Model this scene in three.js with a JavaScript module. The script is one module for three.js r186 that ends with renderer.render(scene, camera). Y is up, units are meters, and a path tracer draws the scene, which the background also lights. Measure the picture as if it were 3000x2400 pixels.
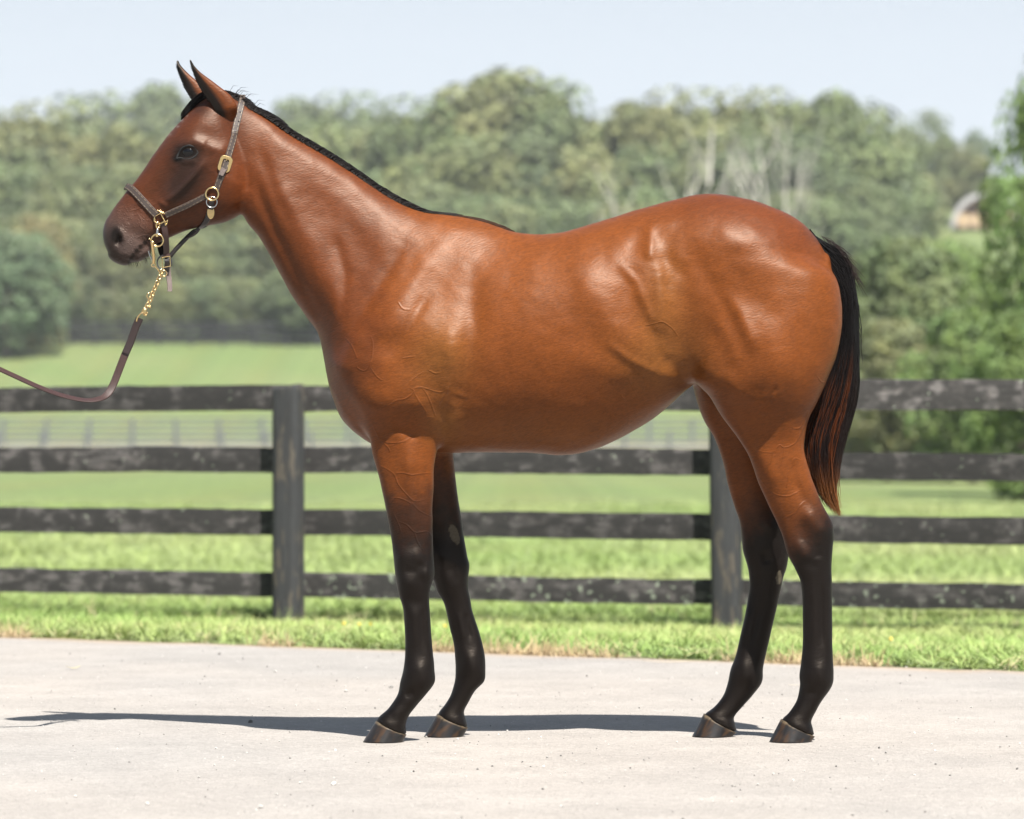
import * as THREE from 'three';
import { mergeGeometries } from 'three/addons/utils/BufferGeometryUtils.js';

// ---------- camera, sky, sun, exposure ----------
const scene = new THREE.Scene();
const CAM_Y = 0.9, CAM_Z = 12, HORIZON = 1267;         // metres; row of the horizon in the 3000 x 2400 photograph
const camera = new THREE.PerspectiveCamera(2 * Math.atan(1.2 / 12) * 180 / Math.PI, 1.25, 0.5, 4000);
camera.position.set(0, CAM_Y, CAM_Z);
camera.lookAt(0, CAM_Y + 0.067, 0);
camera.filmGauge = 35;
camera.focus = 11.9;
camera.userData.fStop = 4.3;
const renderer = new THREE.WebGLRenderer({ antialias: true });
renderer.toneMapping = THREE.LinearToneMapping;
renderer.toneMappingExposure = 2.75;
renderer.shadowMap.enabled = true;

const SUN = new THREE.Vector3(0.255, 1, 0.55).normalize();
{ // clear, hazy summer sky: pale towards the horizon, bluer overhead, a broad glow round the sun
  const W = 256, H = 128, d = new Float32Array(W * H * 4), v = new THREE.Vector3();
  for (let j = 0; j < H; j++) for (let i = 0; i < W; i++) {
    const el = ((j + 0.5) / H - 0.5) * Math.PI, az = ((i + 0.5) / W - 0.5) * 2 * Math.PI;
    v.set(Math.cos(el) * Math.cos(az), Math.sin(el), Math.cos(el) * Math.sin(az));
    const deg = Math.max(0, el) * 180 / Math.PI, h = Math.exp(-deg / 17), c = Math.max(0, v.dot(SUN)), glow = 0.35 * Math.pow(c, 10) + 0.8 * Math.pow(c, 90), o = (j * W + i) * 4;
    d[o] = 0.056 + 0.277 * h + glow; d[o + 1] = 0.088 + 0.272 * h + glow; d[o + 2] = 0.142 + 0.245 * h + 0.95 * glow; d[o + 3] = 1;
    if (el < 0) { d[o] = 0.3; d[o + 1] = 0.32; d[o + 2] = 0.26; }
  }
  const tex = new THREE.DataTexture(d, W, H, THREE.RGBAFormat, THREE.FloatType);
  tex.mapping = THREE.EquirectangularReflectionMapping; tex.magFilter = THREE.LinearFilter; tex.minFilter = THREE.LinearFilter;
  tex.wrapS = THREE.RepeatWrapping; tex.needsUpdate = true;
  scene.background = tex; scene.environment = tex;
  scene.environmentIntensity = 1.0; scene.backgroundIntensity = 1.0;
}
const sun = new THREE.DirectionalLight(new THREE.Color(1.0, 0.95, 0.88), 5);
sun.position.copy(SUN).multiplyScalar(30); sun.target.position.set(0, 0.8, 0);
sun.castShadow = true; sun.shadow.mapSize.set(2048, 2048);
Object.assign(sun.shadow.camera, { left: -14, right: 14, top: 14, bottom: -14, near: 1, far: 80 });
sun.shadow.radius = 1;
scene.add(sun, sun.target);

// ---------- helpers ----------
let seed = 12345;
const rnd = () => { seed = (seed + 0x6d2b79f5) | 0; let t = Math.imul(seed ^ (seed >>> 15), 1 | seed); t = (t + Math.imul(t ^ (t >>> 7), 61 | t)) ^ t; return ((t ^ (t >>> 14)) >>> 0) / 4294967296; };
const rr = (a, b) => a + (b - a) * rnd();
const clamp = (x, a = 0, b = 1) => Math.min(b, Math.max(a, x));
const lerp = (a, b, t) => a + (b - a) * t;
const sstep = (a, b, x) => { const t = clamp((x - a) / (b - a)); return t * t * (3 - 2 * t); };
const hash = (x, y, z = 0) => { let h = Math.imul(x | 0, 374761393) ^ Math.imul(y | 0, 668265263) ^ Math.imul(z | 0, 2147483647 - 7); h = Math.imul(h ^ (h >>> 13), 1274126177); h = Math.imul(h ^ (h >>> 16), 2246822519); return ((h ^ (h >>> 15)) >>> 0) / 4294967296; };
function vnoise(x, y, z = 0) {
  const xi = Math.floor(x), yi = Math.floor(y), zi = Math.floor(z);
  let fx = x - xi, fy = y - yi, fz = z - zi;
  fx = fx * fx * (3 - 2 * fx); fy = fy * fy * (3 - 2 * fy); fz = fz * fz * (3 - 2 * fz);
  const L = (k) => lerp(lerp(hash(xi, yi, zi + k), hash(xi + 1, yi, zi + k), fx), lerp(hash(xi, yi + 1, zi + k), hash(xi + 1, yi + 1, zi + k), fx), fy);
  return fz === 0 ? L(0) : lerp(L(0), L(1), fz);
}
function fbm(x, y, z = 0, n = 4) { let s = 0, a = 0.5, t = 0; for (let i = 0; i < n; i++) { s += a * vnoise(x, y, z); t += a; a *= 0.5; x = x * 2.03 + 17.1; y = y * 2.03 + 5.3; z = z === 0 ? 0 : z * 2.03 + 9.7; } return s / t; }
// a point of the place that the photograph shows at pixel (px, py), at depth z
const at = (px, py, z = 0) => new THREE.Vector3((px - 1500) / 12000 * (CAM_Z - z), CAM_Y + (HORIZON - py) / 12000 * (CAM_Z - z), z);
const pixelOf = (x, y, z) => [1500 + x * 12000 / (CAM_Z - z), HORIZON - (y - CAM_Y) * 12000 / (CAM_Z - z)];
const names = {};
const numbered = (n) => { const k = names[n] = (names[n] ?? -1) + 1; return k ? n + '_' + String(k).padStart(3, '0') : n; };
function tag(o, label, category, group, kind) { if (label) o.userData.label = label; if (category) o.userData.category = category; if (group) o.userData.group = group; if (kind) o.userData.kind = kind; return o; }
function top(name, pos = [0, 0, 0]) { const g = new THREE.Group(); g.name = numbered(name); g.position.set(...pos); scene.add(g); return g; }
function mesh(name, geo, mat, parent) { const m = new THREE.Mesh(geo, mat); m.name = name; m.castShadow = m.receiveShadow = true; (parent ?? scene).add(m); if (!parent) m.name = numbered(name); return m; }
function dataTex(w, h, f, srgb = true, rep) { // f(x, y) -> [r, g, b] in 0..1, sRGB values when srgb
  const d = new Uint8Array(w * h * 4);
  for (let y = 0; y < h; y++) for (let x = 0; x < w; x++) { const c = f(x, y), o = (y * w + x) * 4; for (let k = 0; k < 3; k++) d[o + k] = clamp(c[k] ?? c[0], 0, 1) * 255; d[o + 3] = 255; }
  const t = new THREE.DataTexture(d, w, h); t.wrapS = t.wrapT = THREE.RepeatWrapping; t.magFilter = THREE.LinearFilter; t.minFilter = THREE.LinearFilter;
  if (srgb) t.colorSpace = THREE.SRGBColorSpace; if (rep) t.repeat.set(...rep); t.needsUpdate = true; return t;
}
const std = (o) => new THREE.MeshStandardMaterial(o);
const lin = (r, g, b) => new THREE.Color().setRGB(r, g, b);
function geoOf(pos, idx, extra = {}) {
  const g = new THREE.BufferGeometry(); g.setAttribute('position', new THREE.BufferAttribute(pos instanceof Float32Array ? pos : new Float32Array(pos), 3));
  if (idx) g.setIndex(new THREE.BufferAttribute(idx instanceof Uint32Array ? idx : new Uint32Array(idx), 1));
  if (extra.uv) g.setAttribute('uv', new THREE.BufferAttribute(new Float32Array(extra.uv), 2));
  if (extra.color) g.setAttribute('color', new THREE.BufferAttribute(new Float32Array(extra.color), 3));
  if (extra.normal) g.setAttribute('normal', new THREE.BufferAttribute(new Float32Array(extra.normal), 3)); else g.computeVertexNormals();
  return g;
}
const mix3 = (a, b, t) => [lerp(a[0], b[0], t), lerp(a[1], b[1], t), lerp(a[2], b[2], t)];
const lookup = (table, y) => { let k = 0; while (k < table.length - 2 && table[k + 1][0] < y) k++; const a = table[k], b = table[k + 1], t = clamp((y - a[0]) / (b[0] - a[0])); return lerp(a[1], b[1], t); };
// ---------- ground: one sheet to the horizon ----------
const roadEdge = (x) => -4.66 + 0.618 * x + 0.10 * (fbm(x * 1.3 + 50, 3.1) - 0.5) + 0.12 * (fbm(x * 6 + 9, 7.7) - 0.5);
const HILL = [[0, 0], [22, -0.14], [60, -0.3], [200, -0.42], [222, -0.33], [226, -0.12], [231, 0.34], [234, 0.5], [250, 1.1], [312, 7.5], [320, 8.2], [400, 15], [520, 22], [800, 26], [3000, 30]];
function groundY(x, z) {
  const d = CAM_Z - z, s = roadEdge(x) - z; if (s < 0) return -0.004;
  let k = 0; while (k < HILL.length - 2 && HILL[k + 1][0] < d) k++;
  const a = HILL[k], b = HILL[k + 1], t = clamp((d - a[0]) / (b[0] - a[0])); let y = d < 22 ? -0.14 * sstep(0, 5.2, s) : lerp(a[1], b[1], t);
  y += 0.05 * (fbm(x * 0.5 + 3, z * 0.5) - 0.5) * sstep(0.2, 3, s);
  if (d > 230) y += (d - 230) * 0.012 * (Math.max(0, x / d) * 8) + 0.035 * Math.max(0, d - 300) * sstep(0.06, 0.11, x / d);   // the hill leans up to the right
  return y - 0.004;
}
const fieldMap = dataTex(1024, 1024, (x, y) => { const w = (f, s) => { const a = x / 1024, b = y / 1024, X = a * f, Y = b * f, e = sstep(0.85, 1, a), g = sstep(0.85, 1, b), N = (p, q) => fbm(p + s, q + s, 0, 3); return lerp(lerp(N(X, Y), N(X - f, Y), e), lerp(N(X, Y - f), N(X - f, Y - f), e), g); }, n = w(14, 3), m = w(60, 31), q = w(5, 70); const v = 0.72 + 0.3 * (n - 0.5) + 0.5 * (m - 0.5); return [v * (0.98 + 0.2 * (q - 0.5)), v, v * (0.9 - 0.2 * (q - 0.5))]; });
fieldMap.repeat.set(1 / 6, 1 / 6);
const fieldMat = std({ map: fieldMap, vertexColors: true, roughness: 0.95, bumpMap: fieldMap, bumpScale: 0.05 });
{
  const ds = []; for (let d = 6; d < 1000; d *= d < 60 ? 1.012 : 1.03) ds.push(d); const M = 120, pos = [], col = [], uv = [], idx = [];
  ds.forEach((d) => { for (let m = 0; m <= M; m++) { const q = m / M * 2 - 1, x = d * (0.16 * q + 0.5 * q * q * q), z = CAM_Z - d, y = groundY(x, z), n = fbm(x / 7 + 40, z / 9 + 11), s = roadEdge(x) - z; pos.push(x, y, z); uv.push(x, -z);
    let c = mix3([0.185, 0.255, 0.08], [0.23, 0.27, 0.105], clamp(0.5 + 2 * (n - 0.5))); c = mix3([0.24, 0.18, 0.11], c, sstep(0.02, 0.16, s)); const lane = sstep(225, 226.5, d) * sstep(231.5, 230, d); c = mix3(c, [0.4, 0.36, 0.33], lane); col.push(...c); } });
  for (let k = 0; k < ds.length - 1; k++) for (let m = 0; m < M; m++) { const o = k * (M + 1) + m; idx.push(o, o + 1, o + M + 1, o + 1, o + M + 2, o + M + 1); }
  tag(mesh('grass_field', geoOf(pos, idx, { color: col, uv }), fieldMat), null, null, null, 'structure');
}
// ---------- the pale road ----------
{
  const S = 1024, wrap = (x, y, f, s) => { const a = x / S, b = y / S, X = a * f, Y = b * f, e = sstep(0.9, 1, a), g = sstep(0.9, 1, b), N = (p, q) => vnoise(p + s, q + s); return lerp(lerp(N(X, Y), N(X - f, Y), e), lerp(N(X, Y - f), N(X - f, Y - f), e), g); };
  const h = new Float32Array(S * S); for (let y = 0; y < S; y++) for (let x = 0; x < S; x++) h[y * S + x] = 0.5 * wrap(x, y, 420, 5) + 0.32 * wrap(x, y, 170, 50) + 0.18 * wrap(x, y, 60, 90);
  const map = dataTex(S, S, (x, y) => { const v = h[y * S + x], n = wrap(x, y, 9, 20) - 0.5, k = hash(x >> 1, y >> 1, 77); let t = 0.83 + 0.22 * (v - 0.5) + 0.05 * n; if (k > 0.988) t += 0.08; if (k < 0.012) t -= 0.13; return [t, t * 0.99, t * 0.978]; });
  const bump = dataTex(S, S, (x, y) => [h[y * S + x]], false); map.repeat.set(1 / 1.6, 1 / 1.6); bump.repeat.set(1 / 1.6, 1 / 1.6);
  const pos = [], col = [], uv = [], idx = [], M = 150, K = 90;
  for (let k = 0; k <= K; k++) for (let m = 0; m <= M; m++) { const x = lerp(-9, 9, m / M), e = roadEdge(x), z = lerp(13, e, Math.pow(k / K, 0.7)), s = z - e, n = fbm(x / 1.1, z / 2.2, 0, 4) - 0.5, n2 = fbm(x * 2.4 + 30, z * 3.1, 0, 3) - 0.5; pos.push(x, 0.004 * sstep(0, 0.03, s) - 0.003 + 0.004 * n2, z); uv.push(x, -z);
    let c = mix3([0.365, 0.343, 0.322], [0.332, 0.322, 0.312], clamp(0.5 + 2.6 * n)); c = mix3(c, [0.4, 0.31, 0.22], 0.8 * sstep(0.32, 0.0, s + 0.25 * n2)); c = c.map((q) => q * (1 + 0.16 * n2)); col.push(...c); }
  for (let k = 0; k < K; k++) for (let m = 0; m < M; m++) { const o = k * (M + 1) + m; idx.push(o, o + 1, o + M + 1, o + 1, o + M + 2, o + M + 1); }
  tag(mesh('road', geoOf(pos, idx, { color: col, uv }), std({ map, vertexColors: true, bumpMap: bump, bumpScale: 0.006, roughness: 0.9 })), null, null, null, 'structure');
  // loose stones
  const stone = new THREE.IcosahedronGeometry(1, 1), sp = stone.attributes.position; for (let i = 0; i < sp.count; i++) { const f = 0.75 + 0.5 * vnoise(sp.getX(i) * 2 + 5, sp.getY(i) * 2 + 5, sp.getZ(i) * 2 + 5); sp.setXYZ(i, sp.getX(i) * f, sp.getY(i) * f * 0.7, sp.getZ(i) * f); } stone.computeVertexNormals();
  const N = 1500, g = new THREE.InstancedMesh(stone, std({ roughness: 0.9 }), N), m4 = new THREE.Matrix4(), qn = new THREE.Quaternion(), c = new THREE.Color();
  for (let i = 0; i < N; i++) { const z = rr(-6.5, 3), d = CAM_Z - z, x = rr(-0.14, 0.14) * d, big = rnd(), r = big > 0.99 ? rr(0.005, 0.008) : big > 0.85 ? rr(0.0025, 0.004) : rr(0.001, 0.0022); if (z < roadEdge(x) + 0.03) { m4.makeTranslation(0, -5, 0); } else m4.compose(new THREE.Vector3(x, 0.002 + r * 0.3, z), qn.setFromEuler(new THREE.Euler(rr(0, 6), rr(0, 6), rr(0, 6))), new THREE.Vector3(r, r, r)); g.setMatrixAt(i, m4); const v = rnd() < 0.6 ? rr(0.3, 0.48) : rr(0.08, 0.22); g.setColorAt(i, c.setRGB(v, v * 0.97, v * 0.92)); }
  g.name = 'gravel'; g.castShadow = g.receiveShadow = true; scene.add(tag(g, 'small loose stones scattered over the pale road', 'gravel', null, 'stuff'));
}
{ // bits lying on the road
  const leaf = (name, label, px, py, len, wid, turn, colour) => { const d = CAM_Y * 12000 / (py - HORIZON), g = new THREE.PlaneGeometry(len, wid, 8, 3), p = g.attributes.position; for (let i = 0; i < p.count; i++) { const u = p.getX(i) / len * 2, s = Math.sqrt(Math.max(0.02, 1 - u * u)); p.setXYZ(i, p.getX(i), p.getY(i) * s, 0.3 * wid * (u * u) + 0.15 * wid * Math.abs(p.getY(i)) / wid); } g.rotateX(-Math.PI / 2); g.computeVertexNormals(); const m = mesh(name, g, std({ color: lin(...colour), roughness: 0.85, side: THREE.DoubleSide })); tag(m, label, name.replace('_', ' ')); m.position.set((px - 1500) / 12000 * d, 0.006, CAM_Z - d); m.rotation.y = turn; };
  leaf('dry_leaf', 'small pale yellow leaf on the road at the left, behind the lead', 215, 1963, 0.055, 0.028, 0.2, [0.42, 0.38, 0.2]);
  leaf('straw', 'long pale straw on the road near the grass, left of the far hind leg', 1960, 1944, 0.2, 0.012, 0.06, [0.55, 0.46, 0.3]);
  leaf('straw', 'short pale straw on the road between the hind legs', 2330, 2012, 0.06, 0.007, 0.05, [0.5, 0.42, 0.27]);
}
// ---------- grass blades ----------
function tuft(n, lean, wide) { // a tuft of bent, pointed blades about 1 m high; scaled when placed
  const pos = [], idx = [], col = [];
  for (let b = 0; b < n; b++) {
    const a = rr(0, 6.28), h = rr(0.45, 1), L = rr(0.15, lean), w = wide * rr(0.7, 1.2), r = rr(0, 0.22), o = pos.length / 3, ca = Math.cos(a), sa = Math.sin(a), bx = r * Math.cos(a * 3), bz = r * Math.sin(a * 3), tint = rr(0.75, 1.2);
    for (let k = 0; k <= 3; k++) { const t = k / 3, out = L * t * t, y = h * (t - 0.25 * L * t * t), ww = w * (1 - t * 0.95) * (k === 0 ? 0.7 : 1); for (const s of [-1, 1]) { pos.push(bx + ca * out - sa * ww * s, y, bz + sa * out + ca * ww * s); const v = tint * (0.8 + 0.35 * t); col.push(v, v, v * (1 - 0.1 * t)); } }
    for (let k = 0; k < 3; k++) { const q = o + 2 * k; idx.push(q, q + 1, q + 2, q + 1, q + 3, q + 2); }
  }
  return geoOf(pos, idx, { color: col });
}
const bladeMat = new THREE.MeshPhysicalMaterial({ vertexColors: true, roughness: 0.75, transmission: 0.3, thickness: 0, side: THREE.DoubleSide });
function sow(name, label, category, geo, list, tint) {
  const g = new THREE.InstancedMesh(geo, bladeMat, list.length), m4 = new THREE.Matrix4(), q = new THREE.Quaternion(), c = new THREE.Color();
  list.forEach(([x, z, h, w, tilt], i) => { m4.compose(new THREE.Vector3(x, groundY(x, z) - 0.004, z), q.setFromEuler(new THREE.Euler(rr(-tilt, tilt), rr(0, 6.28), rr(-tilt, tilt))), new THREE.Vector3(w, h, w)); g.setMatrixAt(i, m4); const t = tint(x, z); g.setColorAt(i, c.setRGB(...t)); });
  g.name = name; g.castShadow = g.receiveShadow = true; scene.add(tag(g, label, category, null, 'stuff'));
}
{
  const green = (x, z) => { const n = fbm(x * 0.9 + 8, z * 0.9, 0, 3), v = rr(0.75, 1.25); let c = mix3([0.155, 0.24, 0.05], [0.25, 0.3, 0.1], clamp(0.5 + 2.4 * (n - 0.5))); if (rnd() < 0.08) c = [0.3, 0.27, 0.14]; return c.map((k) => k * v); };
  const verge = []; for (let i = 0; i < 36000; i++) { const z = rr(-12.5, -2.2), d = CAM_Z - z, x = rr(-0.18, 0.17) * d, s = roadEdge(x) - z; if (s < 0.04 + rr(0, 0.1)) continue; const n = fbm(x * 2, z * 2 + 30, 0, 2), h = (0.03 + 0.03 * sstep(0.05, 0.4, s)) * (0.5 + 1.1 * n) + (z < -10 - 0.33 * (x + 1.2) - 0.4 ? 0.05 : 0) * rr(0.7, 1.25); verge.push([x, z, h, rr(0.09, 0.16), 0.25]); }
  sow('grass_verge', 'short uneven green grass of the strip between the road and the black fence', 'grass', tuft(9, 0.9, 0.035), verge, green);
  const pad = []; for (let i = 0; i < 26000; i++) { const d = 22.5 + 45 * Math.pow(rnd(), 1.6), z = CAM_Z - d, x = rr(-0.145, 0.145) * d; pad.push([x, z, rr(0.06, 0.13) * (0.6 + 0.8 * fbm(x * 0.4, z * 0.3 + 9, 0, 2)), rr(0.16, 0.3), 0.25]); }
  sow('pasture_grass', 'light green pasture grass behind the black fence', 'grass', tuft(9, 1.0, 0.022), pad, (x, z) => { const v = rr(0.85, 1.2), n = fbm(x * 0.3 + 8, z * 0.2, 0, 3); return mix3([0.185, 0.27, 0.065], [0.275, 0.315, 0.12], clamp(0.5 + 2 * (n - 0.5))).map((k) => k * v); });
  const tall = []; for (let i = 0; i < 130; i++) { const z = rr(-11, -9.2), x = rr(-3, 3); tall.push([x, z - 0.1, rr(0.1, 0.24), rr(0.16, 0.3), 0.3]); } for (const px of [845, 2130]) for (let i = 0; i < 16; i++) { const p = at(px, 1850, px < 1000 ? -9.95 : -9.2); tall.push([p.x + rr(-0.28, 0.4), p.z + rr(-0.1, 0.35), rr(0.06, 0.2), rr(0.12, 0.22), 0.5]); }
  for (let i = 0; i < 70; i++) { const x = rr(-2.6, 2.6); tall.push([x, roadEdge(x) - rr(0.2, 1.6), rr(0.08, 0.2), rr(0.12, 0.22), 0.5]); }
  for (const px of [880, 925, 960, 1010, 1560, 2020, 2090, 2560, 2650, 2740, 2830, 2930]) for (let i = 0; i < 4; i++) { const x = at(px, 1850, -5).x * 1.0 + rr(-0.06, 0.06); tall.push([x, roadEdge(x) - rr(0.08, 0.28), rr(0.07, 0.15), rr(0.16, 0.26), 0.5]); }
  sow('tall_grass', 'taller loose grass stems along the fence and on the verge', 'grass', tuft(6, 0.9, 0.02), tall, () => { const v = rr(0.8, 1.25); return (rnd() < 0.35 ? [0.34, 0.32, 0.16] : [0.21, 0.29, 0.08]).map((k) => k * v); });
  const dry = []; for (let i = 0; i < 2600; i++) { const x = rr(-2.8, 2.6), z = roadEdge(x) - 0.2 * rnd() * rnd() * 2 + 0.06; if (fbm(x * 1.6 + 70, 4, 0, 2) < 0.52 + 0.1 * rnd()) continue; dry.push([x, z, rr(0.03, 0.08), rr(0.06, 0.14), 1.1]); }
  sow('dry_grass', 'dry straw-coloured grass lying along the road edge', 'dry grass', tuft(5, 1.4, 0.03), dry, () => { const v = rr(0.8, 1.2); return [0.42 * v, 0.32 * v, 0.19 * v]; });
  const fl = []; for (const [px, z] of [[1008, -8.1], [1052, -7.9], [1084, -8.0], [1304, -7.4], [2610, -6.1]]) fl.push([at(px, 1800, z).x, z]);
  const bud = new THREE.InstancedMesh(new THREE.IcosahedronGeometry(0.008, 1), std({ color: lin(0.7, 0.45, 0.04), roughness: 0.8 }), fl.length), m4 = new THREE.Matrix4(); fl.forEach(([x, z], i) => bud.setMatrixAt(i, m4.makeTranslation(x, groundY(x, z) + 0.05, z))); bud.name = 'yellow_flowers'; scene.add(tag(bud, 'tiny yellow flowers dotted in the verge grass', 'flowers', null, 'stuff'));
}
// ---------- the black plank fence ----------
const woodMap = (() => { const W = 2048, H = 512; return dataTex(W, H, (x, y) => { // four weathered boards, one above the other: black stain worn to grey, lichen
  const row = Math.floor(y / 128), v = (y % 128) / 128, s = row * 37, g = fbm(x / 90 + s, y / 3.2, 0, 3), b = fbm(x / 60 + s, y / 42 + s, 0, 4), f = fbm(x / 4, y / 1.8 + s, 0, 2); let t = 0.135 + 0.09 * (g - 0.5) + 0.09 * (f - 0.5) + 0.17 * sstep(0.45, 0.75, b) * (0.4 + g); let c = [t * 1.03, t * 0.985, t * 0.98];
  const worn = sstep(0.58, 0.7, fbm(x / 50 + 9 + s, y / 26, 0, 3) + 0.16 * sstep(0.3, 0.0, v) - 0.02); c = mix3(c, [0.4, 0.37, 0.36], worn * 0.24 * (0.4 + 0.6 * f)); const li = fbm(x / 24 + s * 3, y / 22 + 80, 0, 3) + (row === 3 ? 0.075 : 0) + 0.05 * sstep(0.75, 1, v); c = mix3(c, [0.52, 0.56, 0.49], 0.8 * sstep(0.785, 0.81, li - (row === 3 ? 0 : 0.045))); return c; }); })();
const woodMat = std({ map: woodMap, bumpMap: woodMap, bumpScale: 0.002, roughness: 0.8 });
const tones = [0.72, 1, 1.2, 1.75].map((v) => { const m = woodMat.clone(); m.color = lin(v, v, v); return m; }), woodTone = (k) => tones[k];
const postMap = dataTex(256, 1024, (x, y) => { const g = fbm(x / 7, y / 150, 0, 4), b = fbm(x / 22 + 9, y / 70, 0, 4), f = fbm(x / 1.6, y / 20, 0, 2); let t = 0.165 + 0.1 * (g - 0.5) + 0.08 * (f - 0.5), c = [t * 0.97, t, t * 1.04]; const bare = sstep(0.55, 0.66, b + 0.25 * (g - 0.5)); return mix3(c, [0.33, 0.295, 0.25], bare * 0.7 * (0.4 + f)); });
const postMat = std({ map: postMap, bumpMap: postMap, bumpScale: 0.003, roughness: 0.85 });
{
  const fence = top('plank_fence'); tag(fence, 'weathered black four-plank fence on thick posts behind the horse', 'fence');
  const A = new THREE.Vector3(-1.205, 0, -10.07), B = new THREE.Vector3(1.118, 0, -9.3), u = B.clone().sub(A), len = u.length(); u.normalize(); const back = new THREE.Vector3(u.z, 0, -u.x); if (back.z > 0) back.negate();
  const rails = [[1.014, 1.152], [0.678, 0.815], [0.341, 0.479], [0.005, 0.137]], lift = { '-1': [0, 0, 0, 0.006], 0: [0, 0, 0, 0], 1: [0, -0.02, -0.008, -0.004] };
  const board = (L, h, row, off) => { const nx = 40, ny = 3, th = 0.028, pos = [], uv = [], idx = [], P = (i, j, s) => { const x = lerp(0, L, i / nx), w = (fbm(x * 3 + off, row * 7 + j * 0.02 + s, 0, 3) - 0.5) * 0.012 + (fbm(x * 18 + off, row * 9 + j, 0, 2) - 0.5) * 0.005 * (j === 0 || j === ny ? 1 : 0); return [x, h * j / ny + w + 0.006 * Math.sin(x * 1.3 + off), s * th / 2 * (j === 0 || j === ny ? 0.86 : 1) + 0.006 * (fbm(x + off, 3, 0, 2) - 0.5)]; };
    const face = (cells) => { for (const q of cells) { const o = pos.length / 3; for (const p of q) { const v = P(...p); pos.push(...v); uv.push(v[0] / 2.44 + off, (row + 0.04 + 0.92 * clamp(v[1] / h + (p[2] < 0 ? 0.02 : 0))) / 4); } idx.push(o, o + 1, o + 2, o, o + 2, o + 3); } };
    for (let i = 0; i < nx; i++) { for (let j = 0; j < ny; j++) face([[[i, j, 1], [i + 1, j, 1], [i + 1, j + 1, 1], [i, j + 1, 1]], [[i, j, -1], [i, j + 1, -1], [i + 1, j + 1, -1], [i + 1, j, -1]]]); face([[[i, ny, 1], [i + 1, ny, 1], [i + 1, ny, -1], [i, ny, -1]], [[i, 0, -1], [i + 1, 0, -1], [i + 1, 0, 1], [i, 0, 1]]]); }
    for (let j = 0; j < ny; j++) face([[[0, j, -1], [0, j, 1], [0, j + 1, 1], [0, j + 1, -1]], [[nx, j, 1], [nx, j, -1], [nx, j + 1, -1], [nx, j + 1, 1]]]); return geoOf(pos, idx, { uv }); };
  const angle = Math.atan2(-u.z, u.x);
  for (let bay = -2; bay <= 2; bay++) for (let r = 0; r < 4; r++) { const h = (rails[r][1] - rails[r][0]) * (bay === 1 && r === 0 ? 1.12 : 1), m = mesh('board', board(len - 0.008, h, (r + (bay + 4) * 3) % 4 === 3 && !(r === 3 && bay >= 0) ? (r + bay + 6) % 3 : r === 3 && bay >= 0 ? 3 : (r + bay + 6) % 3, bay * 1.37 + r * 0.61), woodTone(bay === 1 && r === 0 ? 3 : bay === 1 ? 0 : Math.floor(hash(bay, r, 5) * 3)), fence), p = A.clone().addScaledVector(u, bay * len + 0.004).addScaledVector(back, 0.088); m.position.set(p.x, rails[r][0] + (lift[bay]?.[r] ?? 0), p.z); m.rotation.y = angle; }
  for (let k = -2; k <= 3; k++) { // posts: half-round, chamfered top
    const pr = [], M = 28, W = 0.077; const pos = [], uv = [], idx = [], hs = [-0.5, -0.1, 0.2, 0.5, 0.8, 1.0, 1.125, 1.146, 1.15]; hs.forEach((y, q) => { for (let m = 0; m <= M; m++) { const a = m / M * 6.283, sq = 1 / Math.pow(Math.pow(Math.abs(Math.cos(a)), 4) + Math.pow(Math.abs(Math.sin(a)), 4), 0.25), r = W * sq * (q === 7 ? 0.94 : q === 8 ? 0.86 : 1) * (1 + 0.03 * (fbm(a * 2 + k * 9, y * 2, 0, 2) - 0.5)); pos.push(r * Math.cos(a), y + (q > 6 ? 0.012 * Math.cos(a + k) : 0), r * Math.sin(a)); uv.push(m / M * 2 + k * 0.3, y * 0.6); } });
    for (let q = 0; q < hs.length - 1; q++) for (let m = 0; m < M; m++) { const o = q * (M + 1) + m; idx.push(o, o + M + 1, o + 1, o + 1, o + M + 1, o + M + 2); } const c = pos.length / 3; pos.push(0, 1.152, 0); uv.push(0.5, 0.7); for (let m = 0; m < M; m++) idx.push((hs.length - 1) * (M + 1) + m, c, (hs.length - 1) * (M + 1) + m + 1);
    const m = mesh('post', geoOf(pos, idx, { uv }), postMat, fence), p = A.clone().addScaledVector(u, k * len); m.position.copy(p); m.rotation.y = angle; m.rotation.z = k === 1 ? 0.012 : 0.004 * k;
  }
}
// far fences across the pasture
function farFence(label, d, pitch, off, colour, x0, x1, high = 1.3, dz = 0) {
  const f = top('pasture_fence'); tag(f, label, 'fence'); const m = std({ color: lin(...colour), roughness: 0.9 }), zOf = (x) => CAM_Z - d + dz * x, post = new THREE.BoxGeometry(0.22, high + 0.3, 0.2);
  const xs = []; for (let x = x0 + off; x <= x1; x += pitch) xs.push(x);
  for (const x of xs) { const p = mesh('post', post, m, f), z = zOf(x); p.position.set(x, groundY(x, z) + high / 2 - 0.15, z); }
  for (let r = 0; r < 4; r++) { const pos = [], idx = []; xs.forEach((x, k) => { const z = zOf(x) - 0.14, y = groundY(x, z) + 0.18 + r * (high - 0.3) / 3; for (const [a, b] of (high > 1.5 ? [[0, 0], [0.24, 0], [0.24, -0.04], [0, -0.04]] : [[0, 0], [0.14, 0], [0.14, -0.04], [0, -0.04]])) pos.push(x, y + a, z + b); if (k) for (let q = 0; q < 4; q++) { const A = 4 * (k - 1) + q, B = 4 * (k - 1) + (q + 1) % 4; idx.push(A, A + 4, B, B, A + 4, B + 4); } }); mesh('rail', geoOf(pos, idx), m, f); }
}
farFence('farther of the two grey paddock fences across the pasture, above the lane', 232, 2.44, 0.3, [0.09, 0.1, 0.1], -34, 34);
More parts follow.
